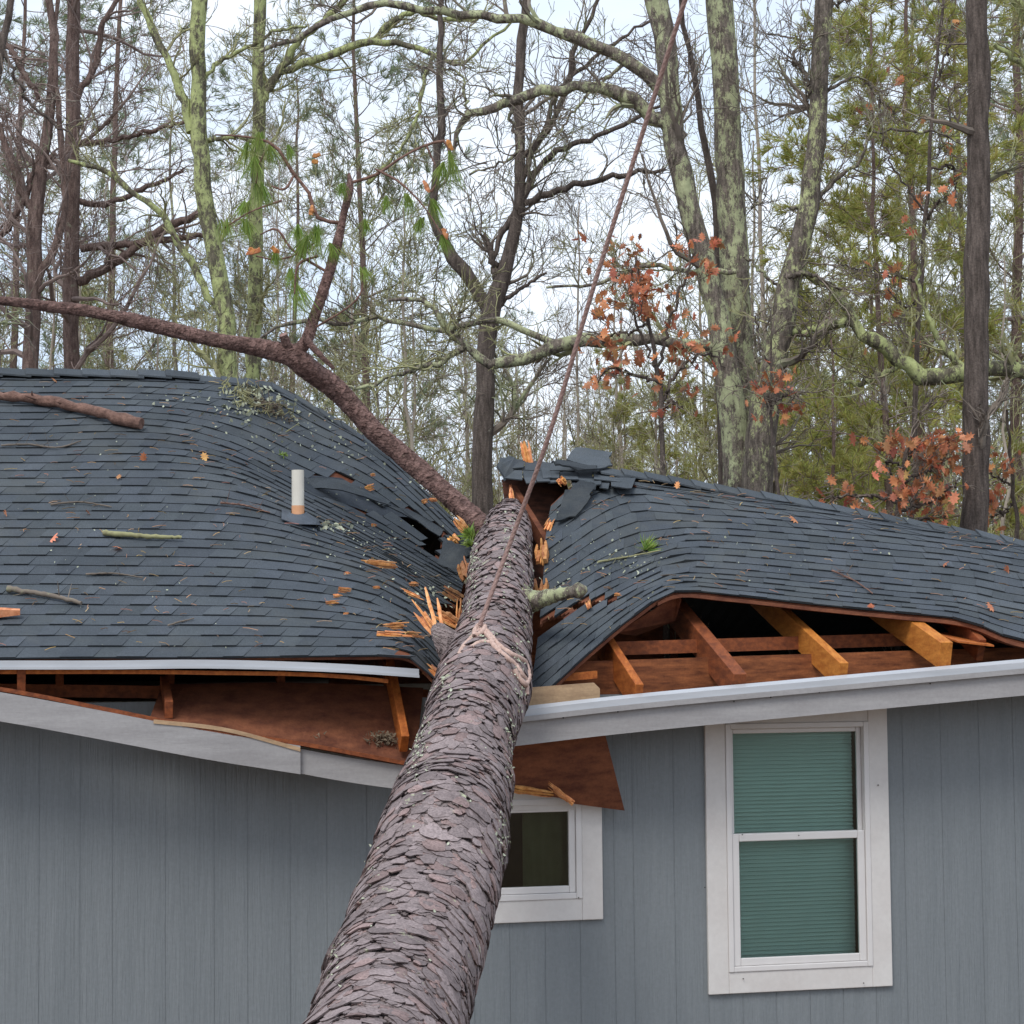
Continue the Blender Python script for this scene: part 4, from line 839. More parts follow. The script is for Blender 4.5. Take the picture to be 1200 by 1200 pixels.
# insulation tufts (stuff)
m = MB(); rg = np.random.default_rng(2)
for (cx, cy, k) in [(450,866,260),(365,868,60)]:
    c = np.stack([PH(cx + rg.normal(0, 9), cy + rg.normal(0, 4), .10 + rg.random() * .08) for _ in range(k)]); s = rg.normal(0, .012, (k, 3)); t = rg.normal(0, .012, (k, 3))
    m.add(np.stack([c, c + s, c + t], 1).reshape(-1, 3), np.arange(k * 3).reshape(-1, 3))
m.build('nest_debris', M['wasp'], label='brown tufts of debris on the exposed left soffit', cat='debris', kind='stuff')
# oak leaf shape
LEAF = np.array([(0,-.5),(.08,-.3),(.28,-.34),(.16,-.12),(.36,-.06),(.2,.1),(.34,.24),(.12,.26),(.1,.42),(0,.5),(-.1,.42),(-.12,.26),(-.34,.24),(-.2,.1),(-.36,-.06),(-.16,-.12),(-.28,-.34),(-.08,-.3)])
def leaves(mb, pos, size, rng, up=None, droop=0):
    pos = np.asarray(pos, float); B = len(pos); K = len(LEAF); a = nrm(rng.normal(0, 1, (B, 3)) + (0 if up is None else -np.asarray(up) * 0)); 
    if droop: a = nrm(a + np.array([0, 0, -droop]))
    b = nrm(np.cross(a, rng.normal(0, 1, (B, 3)) if up is None else np.broadcast_to(up, (B, 3)) + rng.normal(0, .2, (B, 3)))); c = np.cross(a, b)
    sz = size * rng.uniform(.7, 1.25, (B, 1, 1)); L2 = LEAF[None]; curl = rng.uniform(.2, 1.1, (B, 1, 1))
    v = pos[:, None] + sz * (a[:, None] * L2[..., 1:2] + b[:, None] * L2[..., :1] + c[:, None] * curl * (np.abs(L2[..., :1]) ** 1.5 + .35 * L2[..., 1:2] ** 2))
    ctr = pos[:, None] + 0 * v[:, :1]; vv = np.concatenate([v, ctr], 1).reshape(-1, 3); base = (np.arange(B) * (K + 1))[:, None, None]
    k = np.arange(K); f = np.stack([k, (k + 1) % K, np.full(K, K)], 1)[None] + base
    t = np.repeat(rng.uniform(.6, 1.4, B)[:, None] * (1 + rng.normal(0, .1, (B, 3))), K, 0); mb.add(vv, f.reshape(-1, 3), t)
rg = np.random.default_rng(14)
for x, y, sd2, lab, tn in [(238,539,'l','pinkish curled leaf on the upper left roof',1.6),(137,646,'l','tan leaf below the straight pale stick',1.5),(62,635,'l',None,1.3),(8,606,'l',None,1.4),(104,604,'l','brown leaf by the thin twig on the left roof',.6),(64,449,'l','red leaf just below the left ridge',.9),(168,540,'l',None,1),(139,563,'l',None,1),(793,573,'r','tan leaf just below the right hip line',1.6),(1020,716,'r','pale orange leaf near the right eave',1.7),(1160,716,'r',None,1.5),(930,612,'r',None,1),(1105,665,'r',None,1.3),(1180,672,'r',None,1.2)]:
    q, n = put(sd2, x, y); m = MB(); leaves(m, [q + n * .028], .075, rg, n); m.c = [c * tn for c in m.c]
    m.build('fallen_leaf', M['leaf'], label=lab or 'small dry leaf lying on the shingles', cat='leaf', group='fallen leaves on the roof', origin=q)
for nm, x, y, sd2, l, k, lab in [('pine_tuft', 757, 648, 'r', .13, 34, 'bright green pine needle tuft on the right roof'), ('pine_tuft', 327, 536, 'l', .05, 14, 'yellow green bud lying right of the pinkish leaf')]:
    q, n = put(sd2, x, y); m = MB(); needles(m, [q + n * .02, q + n * .02 + U * .02], [n + U * .5, U * 1.2 + n * .3], k, l, .008, rg, .1, .5); m.build(nm, M['needlef'], label=lab, cat='needle tuft', origin=q)
# lichen crumbs (uncountable)
m = MB()
def crumbs(cx, cy, sx, sy, n, side, sz):
    for _ in range(n):
        x, y = rg.normal(cx, sx), rg.normal(cy, sy); S = SL if side == 'l' else SR
        d = ((S.px - (x, y)) ** 2).sum(1); k = np.argmin(d)
        if d[k] > 60: continue
        q = S.pp[k] + np.array([0, 0, .022]) + U * rg.normal(0, .012); s = sz * rg.uniform(.4, 1.4)
        a = nrm(rg.normal(0, 1, 3)); b = nrm(np.cross(a, rg.normal(0, 1, 3))); kk = 6; an = np.arange(kk) / kk * 2 * np.pi; rr_ = s * rg.uniform(.5, 1, kk)
        m.add(q + (a * np.cos(an)[:, None] + b * np.sin(an)[:, None] * .7) * rr_[:, None], [list(range(kk))])
crumbs(305, 482, 28, 9, 130, 'l', .022); crumbs(250, 468, 40, 8, 50, 'l', .015); crumbs(290, 462, 12, 4, 60, 'l', .028); crumbs(380, 510, 50, 22, 150, 'l', .013)
crumbs(470, 560, 40, 22, 60, 'l', .014); crumbs(450, 640, 50, 30, 90, 'l', .011); crumbs(395, 622, 14, 3, 36, 'l', .02); crumbs(505, 700, 25, 8, 60, 'l', .014); crumbs(200, 600, 130, 90, 90, 'l', .008)
crumbs(690, 650, 40, 30, 70, 'r', .011); crumbs(730, 665, 30, 6, 50, 'r', .013); crumbs(900, 640, 120, 30, 50, 'r', .009)
m.build('lichen_crumbs', M['lichen'], label='pale lichen crumbs scattered over the roof', cat='debris', kind='stuff')
m = MB(); c = []
for k in range(120):
    x = rg.choice([280, 300, 318, 330]) + rg.normal(0, 10); y = 470 + (x - 290) * .45 + rg.normal(0, 6); q, n = put('l', x, y); c.append(q + n * .03)
c = np.array(c); tubes(m, np.stack([c, c + rg.normal(0, .03, c.shape), c + rg.normal(0, .05, c.shape)], 1), np.tile([.005, .004, .002], (120, 1)), 4)
m.build('twig_litter', M['twigl'], label='tangle of lichen covered twigs below the end of the ridge cap', cat='debris', kind='stuff')

m = MB(); c = []; cl = []
for side, n_, bx in (('l', 330, (-40, 445, 520, 765)), ('r', 200, (640, 560, 1230, 740))):
    S_ = SL if side == 'l' else SR; kk = rg.choice(len(S_.px), n_ * 14)
    kk = [k for k in kk if bx[0] < S_.px[k, 0] < bx[2] and bx[1] < S_.px[k, 1] < bx[3]][:n_]
    for k in kk:
        q = S_.pp[k] + S_.normal(S_.A[k], S_.T[k]) * .020; an_ = rg.uniform(0, 3.14); d = U * math.cos(an_) + nrm(N + Z * SLOPE) * math.sin(an_) * .6; l = rg.uniform(.03, .10)
        c.append([q - d * l / 2, q + U * rg.normal(0, .006) + Z * .004, q + d * l / 2]); cl.append(rg.choice([.45, .8, 1.2, 1.6]) * np.array([1, rg.uniform(.8, 1.2), rg.uniform(.7, 1.3)]))
c = np.array(c); tubes(m, c, np.full((len(c), 3), .0022), 3, np.array(cl)); m.build('needle_litter', M['straw'], label='dry pine needles scattered over the shingles', cat='debris', kind='stuff')
def nail(x, y, v, r=.0038):
    p = PH(x, y, v) - N * .003; a_ = np.arange(8) / 8 * 2 * np.pi; o_ = p + (U[None] * np.cos(a_)[:, None] + Z[None] * np.sin(a_)[:, None]) * r
    mm = MB(); slab(mm, o_, -N, .004); mm.build('nail_head', M['dark'], house)
for x, y in [(871,1147),(1029,920),(826,1040),(870,978),(936,979),(678,1052),(1012,1152)]: nail(x, y, .418)
for x, y in [(724,829),(860,817),(903,812),(960,806),(1090,796),(660,836)]: nail(x, y + 5, -.008, .005)
# ------------------------------------------------------------------ woodland
def grow(pts, rad, k, length, ang, up, wander, n, rng, r_ratio=.5, rmin=.003, lo=.15, hi=1.0, side=None):
    B, m, _ = pts.shape; idx = np.repeat(np.arange(B), k); t = rng.uniform(lo, hi, B * k) * (m - 1); i = np.minimum(t.astype(int), m - 2); f = (t - i)[:, None]
    st = pts[idx, i] * (1 - f) + pts[idx, i + 1] * f; tn = nrm(pts[idx, i + 1] - pts[idx, i]); r0 = (rad[idx, i] * (1 - f[:, 0]) + rad[idx, i + 1] * f[:, 0])
    pr = nrm(np.cross(tn, rng.normal(0, 1, tn.shape))); a = rng.normal(ang, .22, len(idx))[:, None]
    d = nrm(tn * np.cos(a) + pr * np.sin(a) + np.array([0, 0, up]))
    L_ = length * rng.uniform(.45, 1.2, len(idx)) * (1 - .45 * t / (m - 1)); seg = (L_ / (n - 1))[:, None]
    out = [st]; cur = d
    bend = rng.normal(0, wander * .5, d.shape)
    for s in range(n - 1):
        out.append(out[-1] + cur * seg); cur = nrm(cur + rng.normal(0, wander, d.shape) + bend * .5 + np.array([0, 0, up * .25]))
    P_ = np.stack(out, 1); r = np.maximum((r0 * r_ratio * rng.uniform(.6, 1.1, len(r0)))[:, None] * np.linspace(1, .28, n)[None], rmin); return P_, r
def trunk_pts(spec, n=40, ground=True, rng=RNG):
    p = np.array([list(P(a, b, D)) + [wd / 2 * D / F] for a, b, D, wd in spec])
    if ground and p[-1, 2] > .1:
        q = p[-1].copy(); q[:2] = p[-1, :2] + (p[-1, :2] - p[-2, :2]) * .3; q[2] = 0; q[3] = p[-1, 3] * 1.12; p = np.vstack([p, q])
    s = smooth_line(p[::-1], n); s[:, 3] *= 1 + rng.normal(0, .03, n); s[1:-1, :3] += rng.normal(0, .008, (n - 2, 3)); return s
def tree(name, label, spec, bark, twigm, limbs=(), seed=1, k1=10, l1=2.2, k2=6, l2=1.0, k3=5, l3=.45, k4=0, l4=.2, up=.15, group=None, ang=.95, lo=.3, rmin=.0045, extra_n=0, leaf=None, needl=None, cat='tree', lrange=(0, 1), wander=.2):
    rng = np.random.default_rng(seed); s = trunk_pts(spec, rng=rng); base = s[0, :3].copy(); base[2] = 0
    t = thing(name, base, label, cat, group); m = MB(); tubes(m, s[:, :3], s[:, 3], 16, None, True); m.build('trunk', M[bark], t, smooth=True)
    L1p, L1r = [], []; lm = MB()
    for l in limbs:
        p = np.array([list(P(a, b, D)) + [wd / 2 * D / F] for a, b, D, wd in l]); q = smooth_line(p, 24, .012, rng); q[:, 3] = np.maximum(q[:, 3] * (1 + rng.normal(0, .07, 24)), rmin); tubes(lm, q[:, :3], q[:, 3], 10, None, True); lm.build('limb', M[bark], t, smooth=True); lm = MB()
        L1p.append(q[::2, :3]); L1r.append(q[::2, 3])
    c = MB(); lim_p, lim_r = (np.array(L1p), np.array(L1r)) if limbs else (None, None)
    if k1:
        a, b = grow(s[None, :, :3], s[None, :, 3], k1, l1, ang, up, wander, 12, rng, .42, rmin, lo, 1.0); tubes(c, a, b, 6)
        b = b * 1.0
        if limbs: lim_p = np.concatenate([lim_p, a]); lim_r = np.concatenate([lim_r, b])
        else: lim_p, lim_r = a, b
    ends = None
    if lim_p is not None:
        a2, b2 = grow(lim_p, lim_r, k2, l2, .8, up, .22, 8, rng, .5, rmin, .12); tubes(c, a2, b2, 4)
        a3, b3 = grow(a2, b2, k3, l3, .75, up, .25, 5, rng, .6, rmin * .8, .1); tubes(c, a3, b3, 3); ends = a3
        if k4: a4, b4 = grow(a3, b3, k4, l4, .7, up, .25, 4, rng, .7, rmin * .6, .1); tubes(c, a4, b4, 3); ends = a4
        c.build('branches', M[twigm], t)
    if leaf and ends is not None:
        n, sz, box = leaf; e = ends[:, -1]; pr = proj(e)
        if box: e = e[(pr[:, 0] > box[0]) & (pr[:, 0] < box[2]) & (pr[:, 1] > box[1]) & (pr[:, 1] < box[3])]
        if len(e): e = e[rng.integers(0, len(e), n)]; lv = MB(); leaves(lv, e + rng.normal(0, .03, e.shape), sz, rng, None, .9); lv.build('leaves', M['leaf'], t)
    return t
D6 = 18.0
tree('oak_tree', 'lichen spotted oak with two long mossy limbs arching left over the rope',
 [(755,-160,D6,26),(765,-20,D6,28),(782,70,D6,26),(789,150,D6,26),(803,230,D6,27),(828,310,D6,26),(846,400,D6,28),(860,500,D6,34),(866,590,D6,36)], 'lichenbark', 'twig',
 [[(788,115,D6,18),(765,92,D6,17),(735,72,D6,15),(700,55,D6,14),(655,36,D6,13),(600,22,D6,12),(550,16,D6,11),(490,10,D6,10),(440,4,D6,9),(400,18,D6,8),(350,45,D6,6),(305,60,D6,4)],
  [(800,165,D6,20),(770,140,D6,18),(735,115,D6,16),(690,101,D6,14),(650,104,D6,13),(615,116,D6,12),(580,127,D6,11),(548,133,D6,10),(537,155,D6,6),(531,185,D6,4)],
  [(548,133,D6,4),(545,110,D6,4),(543,90,D6,3),(520,80,D6,3)],
  [(600,124,D6,5),(602,150,D6,5),(612,175,D6,5),(590,190,D6,3),(550,205,D6,3)],
  [(735,72,D6,5),(690,110,D6,4),(650,160,D6,3)]], seed=61, k1=4, l1=1.6, k2=8, l2=.9, k3=5, l3=.4, k4=2, l4=.2)
tree('oak_tree', 'thick upright lichen covered oak trunk, the middle one of three trunks',
 [(838,-160,D6+.4,32),(843,0,D6+.4,33),(850,100,D6+.4,32),(856,200,D6+.4,33),(860,300,D6+.4,35),(864,420,D6+.4,38),(868,500,D6+.4,38),(870,590,D6+.4,40)], 'lichenbark', 'twigl',
 [[(858,402,D6,10),(830,404,D6,14),(795,403,D6,13),(745,397,D6,14),(700,398,D6,15),(660,404,D6,17),(625,417,D6,15),(590,427,D6,14),(573,428,D6,13),(556,412,D6,10),(535,398,D6,8),(520,380,D6,7),(505,358,D6,6),(480,350,D6,5),(455,352,D6,4)],
  [(545,402,D6,9),(525,420,D6,7),(495,430,D6,6),(460,440,D6,5),(420,455,D6,4),(400,455,D6,3)],
  [(660,404,D6,8),(620,390,D6,8),(595,377,D6,8),(560,380,D6,7),(520,386,D6,7),(480,382,D6,6),(440,374,D6,6),(400,380,D6,5),(350,376,D6,5),(320,385,D6,4),(300,400,D6,3)],
  [(862,318,D6,7),(820,318,D6,7),(790,315,D6,6),(760,310,D6,6),(735,316,D6,5),(700,330,D6,4),(640,337,D6,3)],
  [(872,300,D6,4),(905,330,D6,4),(940,350,D6,3)], [(545,402,D6,6),(530,385,D6,5),(548,360,D6,3)]], seed=62, k1=2, l1=1.4, k2=10, l2=.75, k3=5, l3=.33, k4=2, l4=.16, leaf=(60, .085, (680, 270, 860, 500)))
tree('oak_tree', 'oak trunk slanting up to the right, the right one of three trunks',
 [(977,-160,D6-.2,22),(967,-10,D6-.2,22),(960,80,D6-.2,22),(957,160,D6-.2,21),(949,230,D6-.2,23),(936,300,D6-.2,26),(920,360,D6-.2,28),(908,430,D6-.2,31),(893,500,D6-.2,36),(887,590,D6-.2,38)], 'lichenb', 'twig',
 [[(916,335,D6-.2,7),(930,322,D6-.3,6),(950,322,D6-.3,5),(985,340,D6-.3,3)], [(926,245,D6-.2,5),(950,240,D6-.2,6),(975,215,D6-.2,5),(1010,185,D6-.2,4),(1020,160,D6-.2,3),(1085,155,D6-.2,3),(1130,170,D6-.2,2)],
  [(953,115,D6-.2,5),(980,100,D6-.2,4),(1005,90,D6-.2,3),(1040,130,D6-.2,3)], [(950,110,D6-.2,5),(940,80,D6-.2,5),(930,75,D6-.2,4),(935,50,D6-.2,3),(900,40,D6-.2,2)], [(960,10,D6-.2,5),(985,5,D6-.2,4),(1010,-20,D6-.2,3)]], seed=63, k1=4, l1=1.5, k2=7, l2=.8, k3=5, l3=.38, k4=2, l4=.18)
tree('mossy_oak', 'oak outside the right edge sending a thick moss covered limb across the view',
 [(1290,-150,17.8,44),(1280,200,17.8,46),(1275,430,17.8,50),(1272,640,17.8,52)], 'mossbark', 'twigl',
 [[(1282,430,17.8,30),(1240,436,17.8,20),(1200,436,17.8,19),(1160,432,17.8,19),(1125,437,17.8,20),(1085,443,17.8,22),(1062,428,17.8,18),(1040,410,17.8,17),(1015,398,17.8,15),(1000,375,17.8,12),(985,350,17.8,11),(960,330,17.8,9),(942,318,17.8,8)],
  [(1004,380,17.8,9),(990,378,17.8,11),(965,382,17.8,10),(945,388,17.8,9),(925,391,17.8,9)], [(1135,437,17.8,10),(1105,405,17.8,8),(1088,370,17.8,6),(1080,345,17.8,5),(1075,300,17.8,4)],
  [(1060,425,17.8,6),(1030,440,17.8,6),(1005,450,17.8,6),(985,448,17.8,3)], [(1200,20,17.8,12),(1180,-10,17.8,12)][:0] or [(1290,60,17.8,14),(1230,35,17.8,12),(1195,10,17.8,11),(1180,-20,17.8,10)], [(1290,130,17.8,10),(1200,75,17.8,8),(1165,52,17.8,5)]],
 seed=64, k1=3, l1=1.3, k2=8, l2=.8, k3=5, l3=.38, k4=2, l4=.18)
tree('pine_tree', 'dark straight pine trunk standing nearest at the right, without branches',
 [(1142,-160,17.0,25),(1145,0,17.0,25),(1147,120,17.0,26),(1146,250,17.0,29),(1143,400,17.0,29),(1144,520,17.0,31),(1141,640,17.0,33)], 'brownbark', 'twig', [], seed=65, k1=5, l1=.7, k2=4, l2=.5, k3=4, l3=.3)
tree('forked_tree', 'dark brown forked tree in the centre behind the torn ridge',
 [(622,-140,21,10),(614,30,21,11),(608,120,21,12),(611,200,21,13),(606,260,21,15),(592,315,21,17),(578,350,21,22),(570,400,21,22),(568,450,21,22),(566,520,21,24),(566,640,21,26)], 'brownbark', 'twig',
 [[(576,368,21,18),(556,335,21,17),(536,305,21,16),(520,280,21,14),(510,258,21,11),(512,200,21,10),(517,130,21,9),(515,60,21,8),(518,0,21,6),(520,-60,21,5)],
  [(582,360,21,13),(581,330,21,11),(578,305,21,9),(574,288,21,7),(567,275,21,4)], [(578,305,21,5),(588,275,21,7),(604,250,21,8),(625,233,21,9),(660,222,21,8),(700,210,21,7),(740,205,21,6),(780,198,21,4)],
  [(606,250,21,9),(620,215,21,9),(640,190,21,8),(670,170,21,7),(700,160,21,6),(740,140,21,5),(780,120,21,3)], [(610,215,21,8),(628,170,21,8),(650,140,21,7),(665,95,21,7),(672,60,21,6),(690,25,21,5),(710,-20,21,4)],
  [(612,185,21,6),(640,150,21,6),(650,115,21,5),(680,80,21,5),(720,50,21,4),(770,20,21,3)], [(572,372,21,8),(600,345,21,5),(640,320,21,3)]], seed=66, k1=8, l1=1.6, k2=9, l2=1.0, k3=5, l3=.45, k4=3, l4=.22)
tree('lichen_tree', 'pale green lichen covered tree left of centre with a dark branch joining from the left',
 [(233,-160,22,20),(234,0,22,19),(231,80,22,19),(233,160,22,20),(240,240,22,20),(250,290,22,20),(262,350,22,21),(267,420,22,22),(270,560,22,24)], 'mossbark', 'twigl',
 [[(224,155,22,12),(212,110,22,11),(200,75,22,10),(185,45,22,9),(170,15,22,9),(158,-30,22,8),(150,-100,22,6)], [(266,375,22,9),(245,350,22,9),(225,310,22,9),(205,275,22,8),(185,245,22,8),(160,230,22,7),(130,205,22,7),(108,196,22,6),(80,188,22,4)],
  [(240,90,22,5),(265,68,22,5),(300,50,22,4),(325,35,22,4),(360,30,22,3)], [(243,165,22,6),(270,160,22,5),(305,168,22,4)]], seed=67, k1=5, l1=1.5, k2=8, l2=.9, k3=5, l3=.4, k4=2, l4=.2)
tree('lichen_tree', 'narrow mossy tree standing right of the pale green lichen covered tree',
 [(308,-160,23,14),(306,0,23,15),(303,80,23,15),(302,160,23,16),(300,240,23,17),(298,320,23,17),(296,420,23,18),(295,560,23,18)], 'mossbark', 'twigl',
 [[(302,130,23,8),(325,85,23,9),(350,50,23,8),(385,20,23,8),(420,-15,23,7)], [(306,105,23,7),(345,78,23,9),(385,66,23,9),(410,55,23,9),(440,49,23,9),(470,52,23,7),(505,62,23,6),(540,75,23,4),(570,50,23,4),(600,25,23,3)],
  [(440,49,23,8),(455,28,23,8),(480,15,23,7),(520,22,23,6),(560,22,23,4)], [(508,62,23,5),(495,105,23,5),(485,150,23,4),(460,185,23,4),(430,215,23,6)]], seed=68, k1=5, l1=1.4, k2=9, l2=.9, k3=5, l3=.42, k4=3, l4=.2)
tree('pine_tree', 'straight reddish brown pine trunk near the left edge with many bare boughs',
 [(86,-160,25,15),(86,0,25,15),(86,100,25,17),(85,200,25,18),(84,300,25,18),(84,420,25,19),(85,560,25,20)], 'redbark', 'twigr',
 [[(92,330,25,12),(125,315,25,11),(160,290,25,10),(200,262,25,10),(232,250,25,8),(238,235,25,5)], [(94,292,25,10),(130,288,25,9),(180,283,25,8),(230,277,25,7),(250,280,25,4)], [(88,120,25,8),(110,80,25,8),(120,30,25,7),(150,-20,25,5)], [(88,170,25,8),(130,165,25,6),(190,150,25,5),(230,140,25,3)], [(86,235,25,8),(120,240,25,7),(170,220,25,6),(215,200,25,4)]],
 seed=69, k1=22, l1=2.6, k2=8, l2=1.1, k3=5, l3=.5, k4=2, l4=.22, up=.12, ang=1.25, lo=.15)
tree('forked_tree', 'crooked dark tree with rising forks at the far left, behind the long limb',
 [(20,-140,24,8),(60,20,24,9),(60,120,24,11),(50,190,24,15),(42,240,24,17),(40,330,24,18),(36,430,24,19),(36,560,24,20)], 'redbark', 'twigr',
 [[(40,250,24,10),(20,210,24,10),(5,170,24,9),(-10,120,24,8)], [(44,330,24,10),(60,300,24,10),(72,270,24,9),(75,210,24,8),(68,120,24,7),(65,60,24,6),(68,0,24,5)], [(-20,300,24,9),(10,265,24,8),(28,235,24,8),(45,195,24,7),(65,180,24,5)], [(0,40,24,6),(12,55,24,8),(30,90,24,7),(50,120,24,5),(90,160,24,4)][:4]], seed=70, k1=14, l1=2.2, k2=8, l2=1.0, k3=5, l3=.45, k4=2, l4=.2, ang=1.1, lo=.25)
tree('sapling', 'very dark slim stem crossing the top left corner', [(22,-40,16,7),(14,0,16,8),(6,40,16,9),(-4,90,16,10),(-30,300,16,12)], 'brownbark', 'twig', [[(2,55,16,5),(12,75,16,5),(28,110,16,4),(45,130,16,4),(85,160,16,2)]], seed=71, k1=3, l1=.8, k2=5, l2=.5, k3=4, l3=.25)
tree('sapling', 'thin straight bare sapling between the rope and the central oak trunk', [(790,-60,19,5),(803,30,19,6),(815,100,19,7),(826,170,19,8),(838,235,19,9),(842,330,19,9),(846,520,19,10)], 'brownbark', 'twig', [], seed=72, k1=8, l1=1.2, k2=6, l2=.6, k3=4, l3=.3, up=.3)
# oak saplings that keep their russet leaves
def leafy(label, spec, limbs, seed, box, n, sz=.10):
    tree('young_oak', label, spec, 'brownbark', 'twig', limbs, seed=seed, k1=6, l1=.7, k2=7, l2=.42, k3=4, l3=.22, leaf=(int(n * 1.7), sz * 1.0, box), rmin=.004)
leafy('young oak with russet leaves between the rope and the three oak trunks',
 [(745,300,17,3),(756,360,17,4),(770,430,17,5),(776,500,17,6),(778,590,17,7)],
 [[(775,470,17,5),(800,430,17,4),(830,415,17,3),(850,430,17,2)], [(774,450,17,4),(745,440,17,4),(715,430,17,3),(700,450,17,2)], [(770,430,17,4),(785,380,17,4),(800,330,17,3),(815,290,17,2)], [(760,380,17,3),(730,390,17,3),(705,400,17,2)], [(776,480,17,3),(790,470,17,3),(800,480,17,2)], [(772,440,17,3),(740,350,17,3),(745,300,17,2)]], 81, (695, 265, 880, 490), 150, .10)
leafy('young oak with dense russet leaves low at the right, left of the dark pine trunk',
 [(1075,480,16.6,3),(1060,540,16.6,5),(1052,600,16.6,6),(1050,680,16.6,7)],
 [[(1055,590,16.6,4),(1020,580,16.6,4),(985,582,16.6,3),(960,585,16.6,2)], [(1053,570,16.6,4),(1080,555,16.6,3),(1105,545,16.6,2)], [(1053,600,16.6,4),(1085,590,16.6,4),(1115,570,16.6,3),(1125,560,16.6,2)], [(1058,550,16.6,3),(1040,540,16.6,3),(1045,555,16.6,2)], [(1052,610,16.6,4),(1090,608,16.6,3),(1110,605,16.6,2)], [(1058,560,16.6,3),(1070,530,16.6,3),(1095,520,16.6,2)]], 82, (955, 510, 1135, 625), 170, .105)
leafy('young oak with a few russet leaves behind the dark pine trunk at the right edge',
 [(1180,480,18.5,3),(1185,540,18.5,4),(1190,600,18.5,5),(1192,680,18.5,6)], [[(1186,570,18.5,3),(1170,560,18.5,2),(1160,555,18.5,2)], [(1188,590,18.5,3),(1175,600,18.5,3),(1160,605,18.5,2)]], 83, (1150, 530, 1210, 640), 50, .09)
leafy('sparse young oak with russet leaves beside the leaning trunk',
 [(905,380,16.8,2),(902,440,16.8,3),(905,500,16.8,4),(915,600,16.8,5)], [[(904,470,16.8,3),(925,462,16.8,2)], [(904,480,16.8,3),(895,460,16.8,2)], [(903,430,16.8,2),(890,400,16.8,2),(885,370,16.8,2)]], 84, (875, 430, 940, 520), 36, .09)
leafy('tall thin young oak carrying scattered russet leaves right of the leaning trunk',
 [(1110,-40,19,3),(1095,100,19,4),(1085,250,19,5),(1075,400,19,6),(1070,600,19,7)], [[(1090,200,19,3),(1115,195,19,3),(1120,225,19,2)], [(1084,260,19,3),(1100,235,19,3)], [(1092,120,19,3),(1110,60,19,3),(1117,30,19,2)], [(1080,350,19,3),(1060,360,19,2),(1040,340,19,2)], [(1080,330,19,3),(1030,320,19,2),(985,310,19,2)], [(1085,250,19,3),(1040,180,19,2),(1030,110,19,2)]], 85, None, 34, .11)

# shared tree meshes for the wood behind
def proto_bare(seed, H, r0, twigm, bark='fartwig', k1=16, dens=1.0, lean=.06, k3=5, k4=3, lo=.25, l1=.30, rmin=.006):
    rng = np.random.default_rng(seed); n = 22; z = np.linspace(0, H, n); x = np.cumsum(rng.normal(0, lean, n)) * .5; y = np.cumsum(rng.normal(0, lean, n)) * .5; x -= x[0]; y -= y[0]
    p = np.stack([x, y, z], 1); r = r0 * np.linspace(1, .22, n); mt = MB(); tubes(mt, p, r, 9)
    c = MB(); a, b = grow(p[None], r[None], int(k1 * dens), H * l1, .8, .28, .18, 12, rng, .55, rmin, lo); tubes(c, a, b, 5)
    a2, b2 = grow(a, b, 6, H * .12, .75, .2, .22, 7, rng, .55, rmin, .1); tubes(c, a2, b2, 4)
    a3, b3 = grow(a2, b2, k3, H * .055, .7, .15, .25, 5, rng, .65, rmin * .8, .1); tubes(c, a3, b3, 3)
    if k4: a4, b4 = grow(a3, b3, k4, H * .03, .7, .15, .25, 4, rng, .7, rmin * .7, .1); tubes(c, a4, b4, 3)
    return mt, c, None
def proto_pine(seed, H, r0, mt_needle, k1=46, lo=.30, nt=1, ln=.20, needn=18, dead=0, l1=.17):
    rng = np.random.default_rng(seed); n = 22; z = np.linspace(0, H, n); p = np.stack([np.cumsum(rng.normal(0, .03, n)), np.cumsum(rng.normal(0, .03, n)), z], 1); p[:, :2] -= p[0, :2]
    r = r0 * np.linspace(1, .18, n); mt = MB(); tubes(mt, p, r, 9); c = MB()
    a, b = grow(p[None], r[None], k1, H * l1, 1.35, .05, .10, 10, rng, .36, .006, lo); tubes(c, a, b, 5)
    a2, b2 = grow(a, b, 7, H * .06, .7, .12, .16, 6, rng, .55, .006, .25); tubes(c, a2, b2, 4)
    a3, b3 = grow(a2, b2, 3, H * .028, .6, .2, .16, 4, rng, .6, .005, .3); tubes(c, a3, b3, 3)
    nd = MB(); T = np.concatenate([a3[:, -1], a3[:, 2], a2[:, -1]]); Dd = np.concatenate([a3[:, -1] - a3[:, -2], a3[:, -1] - a3[:, -2], a2[:, -1] - a2[:, -2]]); Dd[:, 2] += .25 * np.linalg.norm(Dd, axis=1)
    keep = rng.random(len(T)) < (1 - dead); needles(nd, T[keep], nrm(Dd[keep]), needn, ln, .012, rng, .1, .50); return mt, c, nd
def far_mesh(mbx, name, matn):
    o = mbx.build(name, M[matn]); me = o.data; bpy.data.objects.remove(o); return me
kinds = {}
for i in range(5):
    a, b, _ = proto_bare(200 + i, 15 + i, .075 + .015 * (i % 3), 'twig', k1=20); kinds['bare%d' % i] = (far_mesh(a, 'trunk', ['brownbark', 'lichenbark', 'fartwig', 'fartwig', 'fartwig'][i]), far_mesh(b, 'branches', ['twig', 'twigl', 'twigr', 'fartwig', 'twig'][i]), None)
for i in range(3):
    a, b, _ = proto_bare(230 + i, 7 + i, .05, 'twig', k1=20, lo=.1, l1=.4, k4=2, rmin=.0055); kinds['brush%d' % i] = (far_mesh(a, 'trunk', 'fartwig'), far_mesh(b, 'branches', ['fartwig', 'twigl', 'twigl'][i]), None)
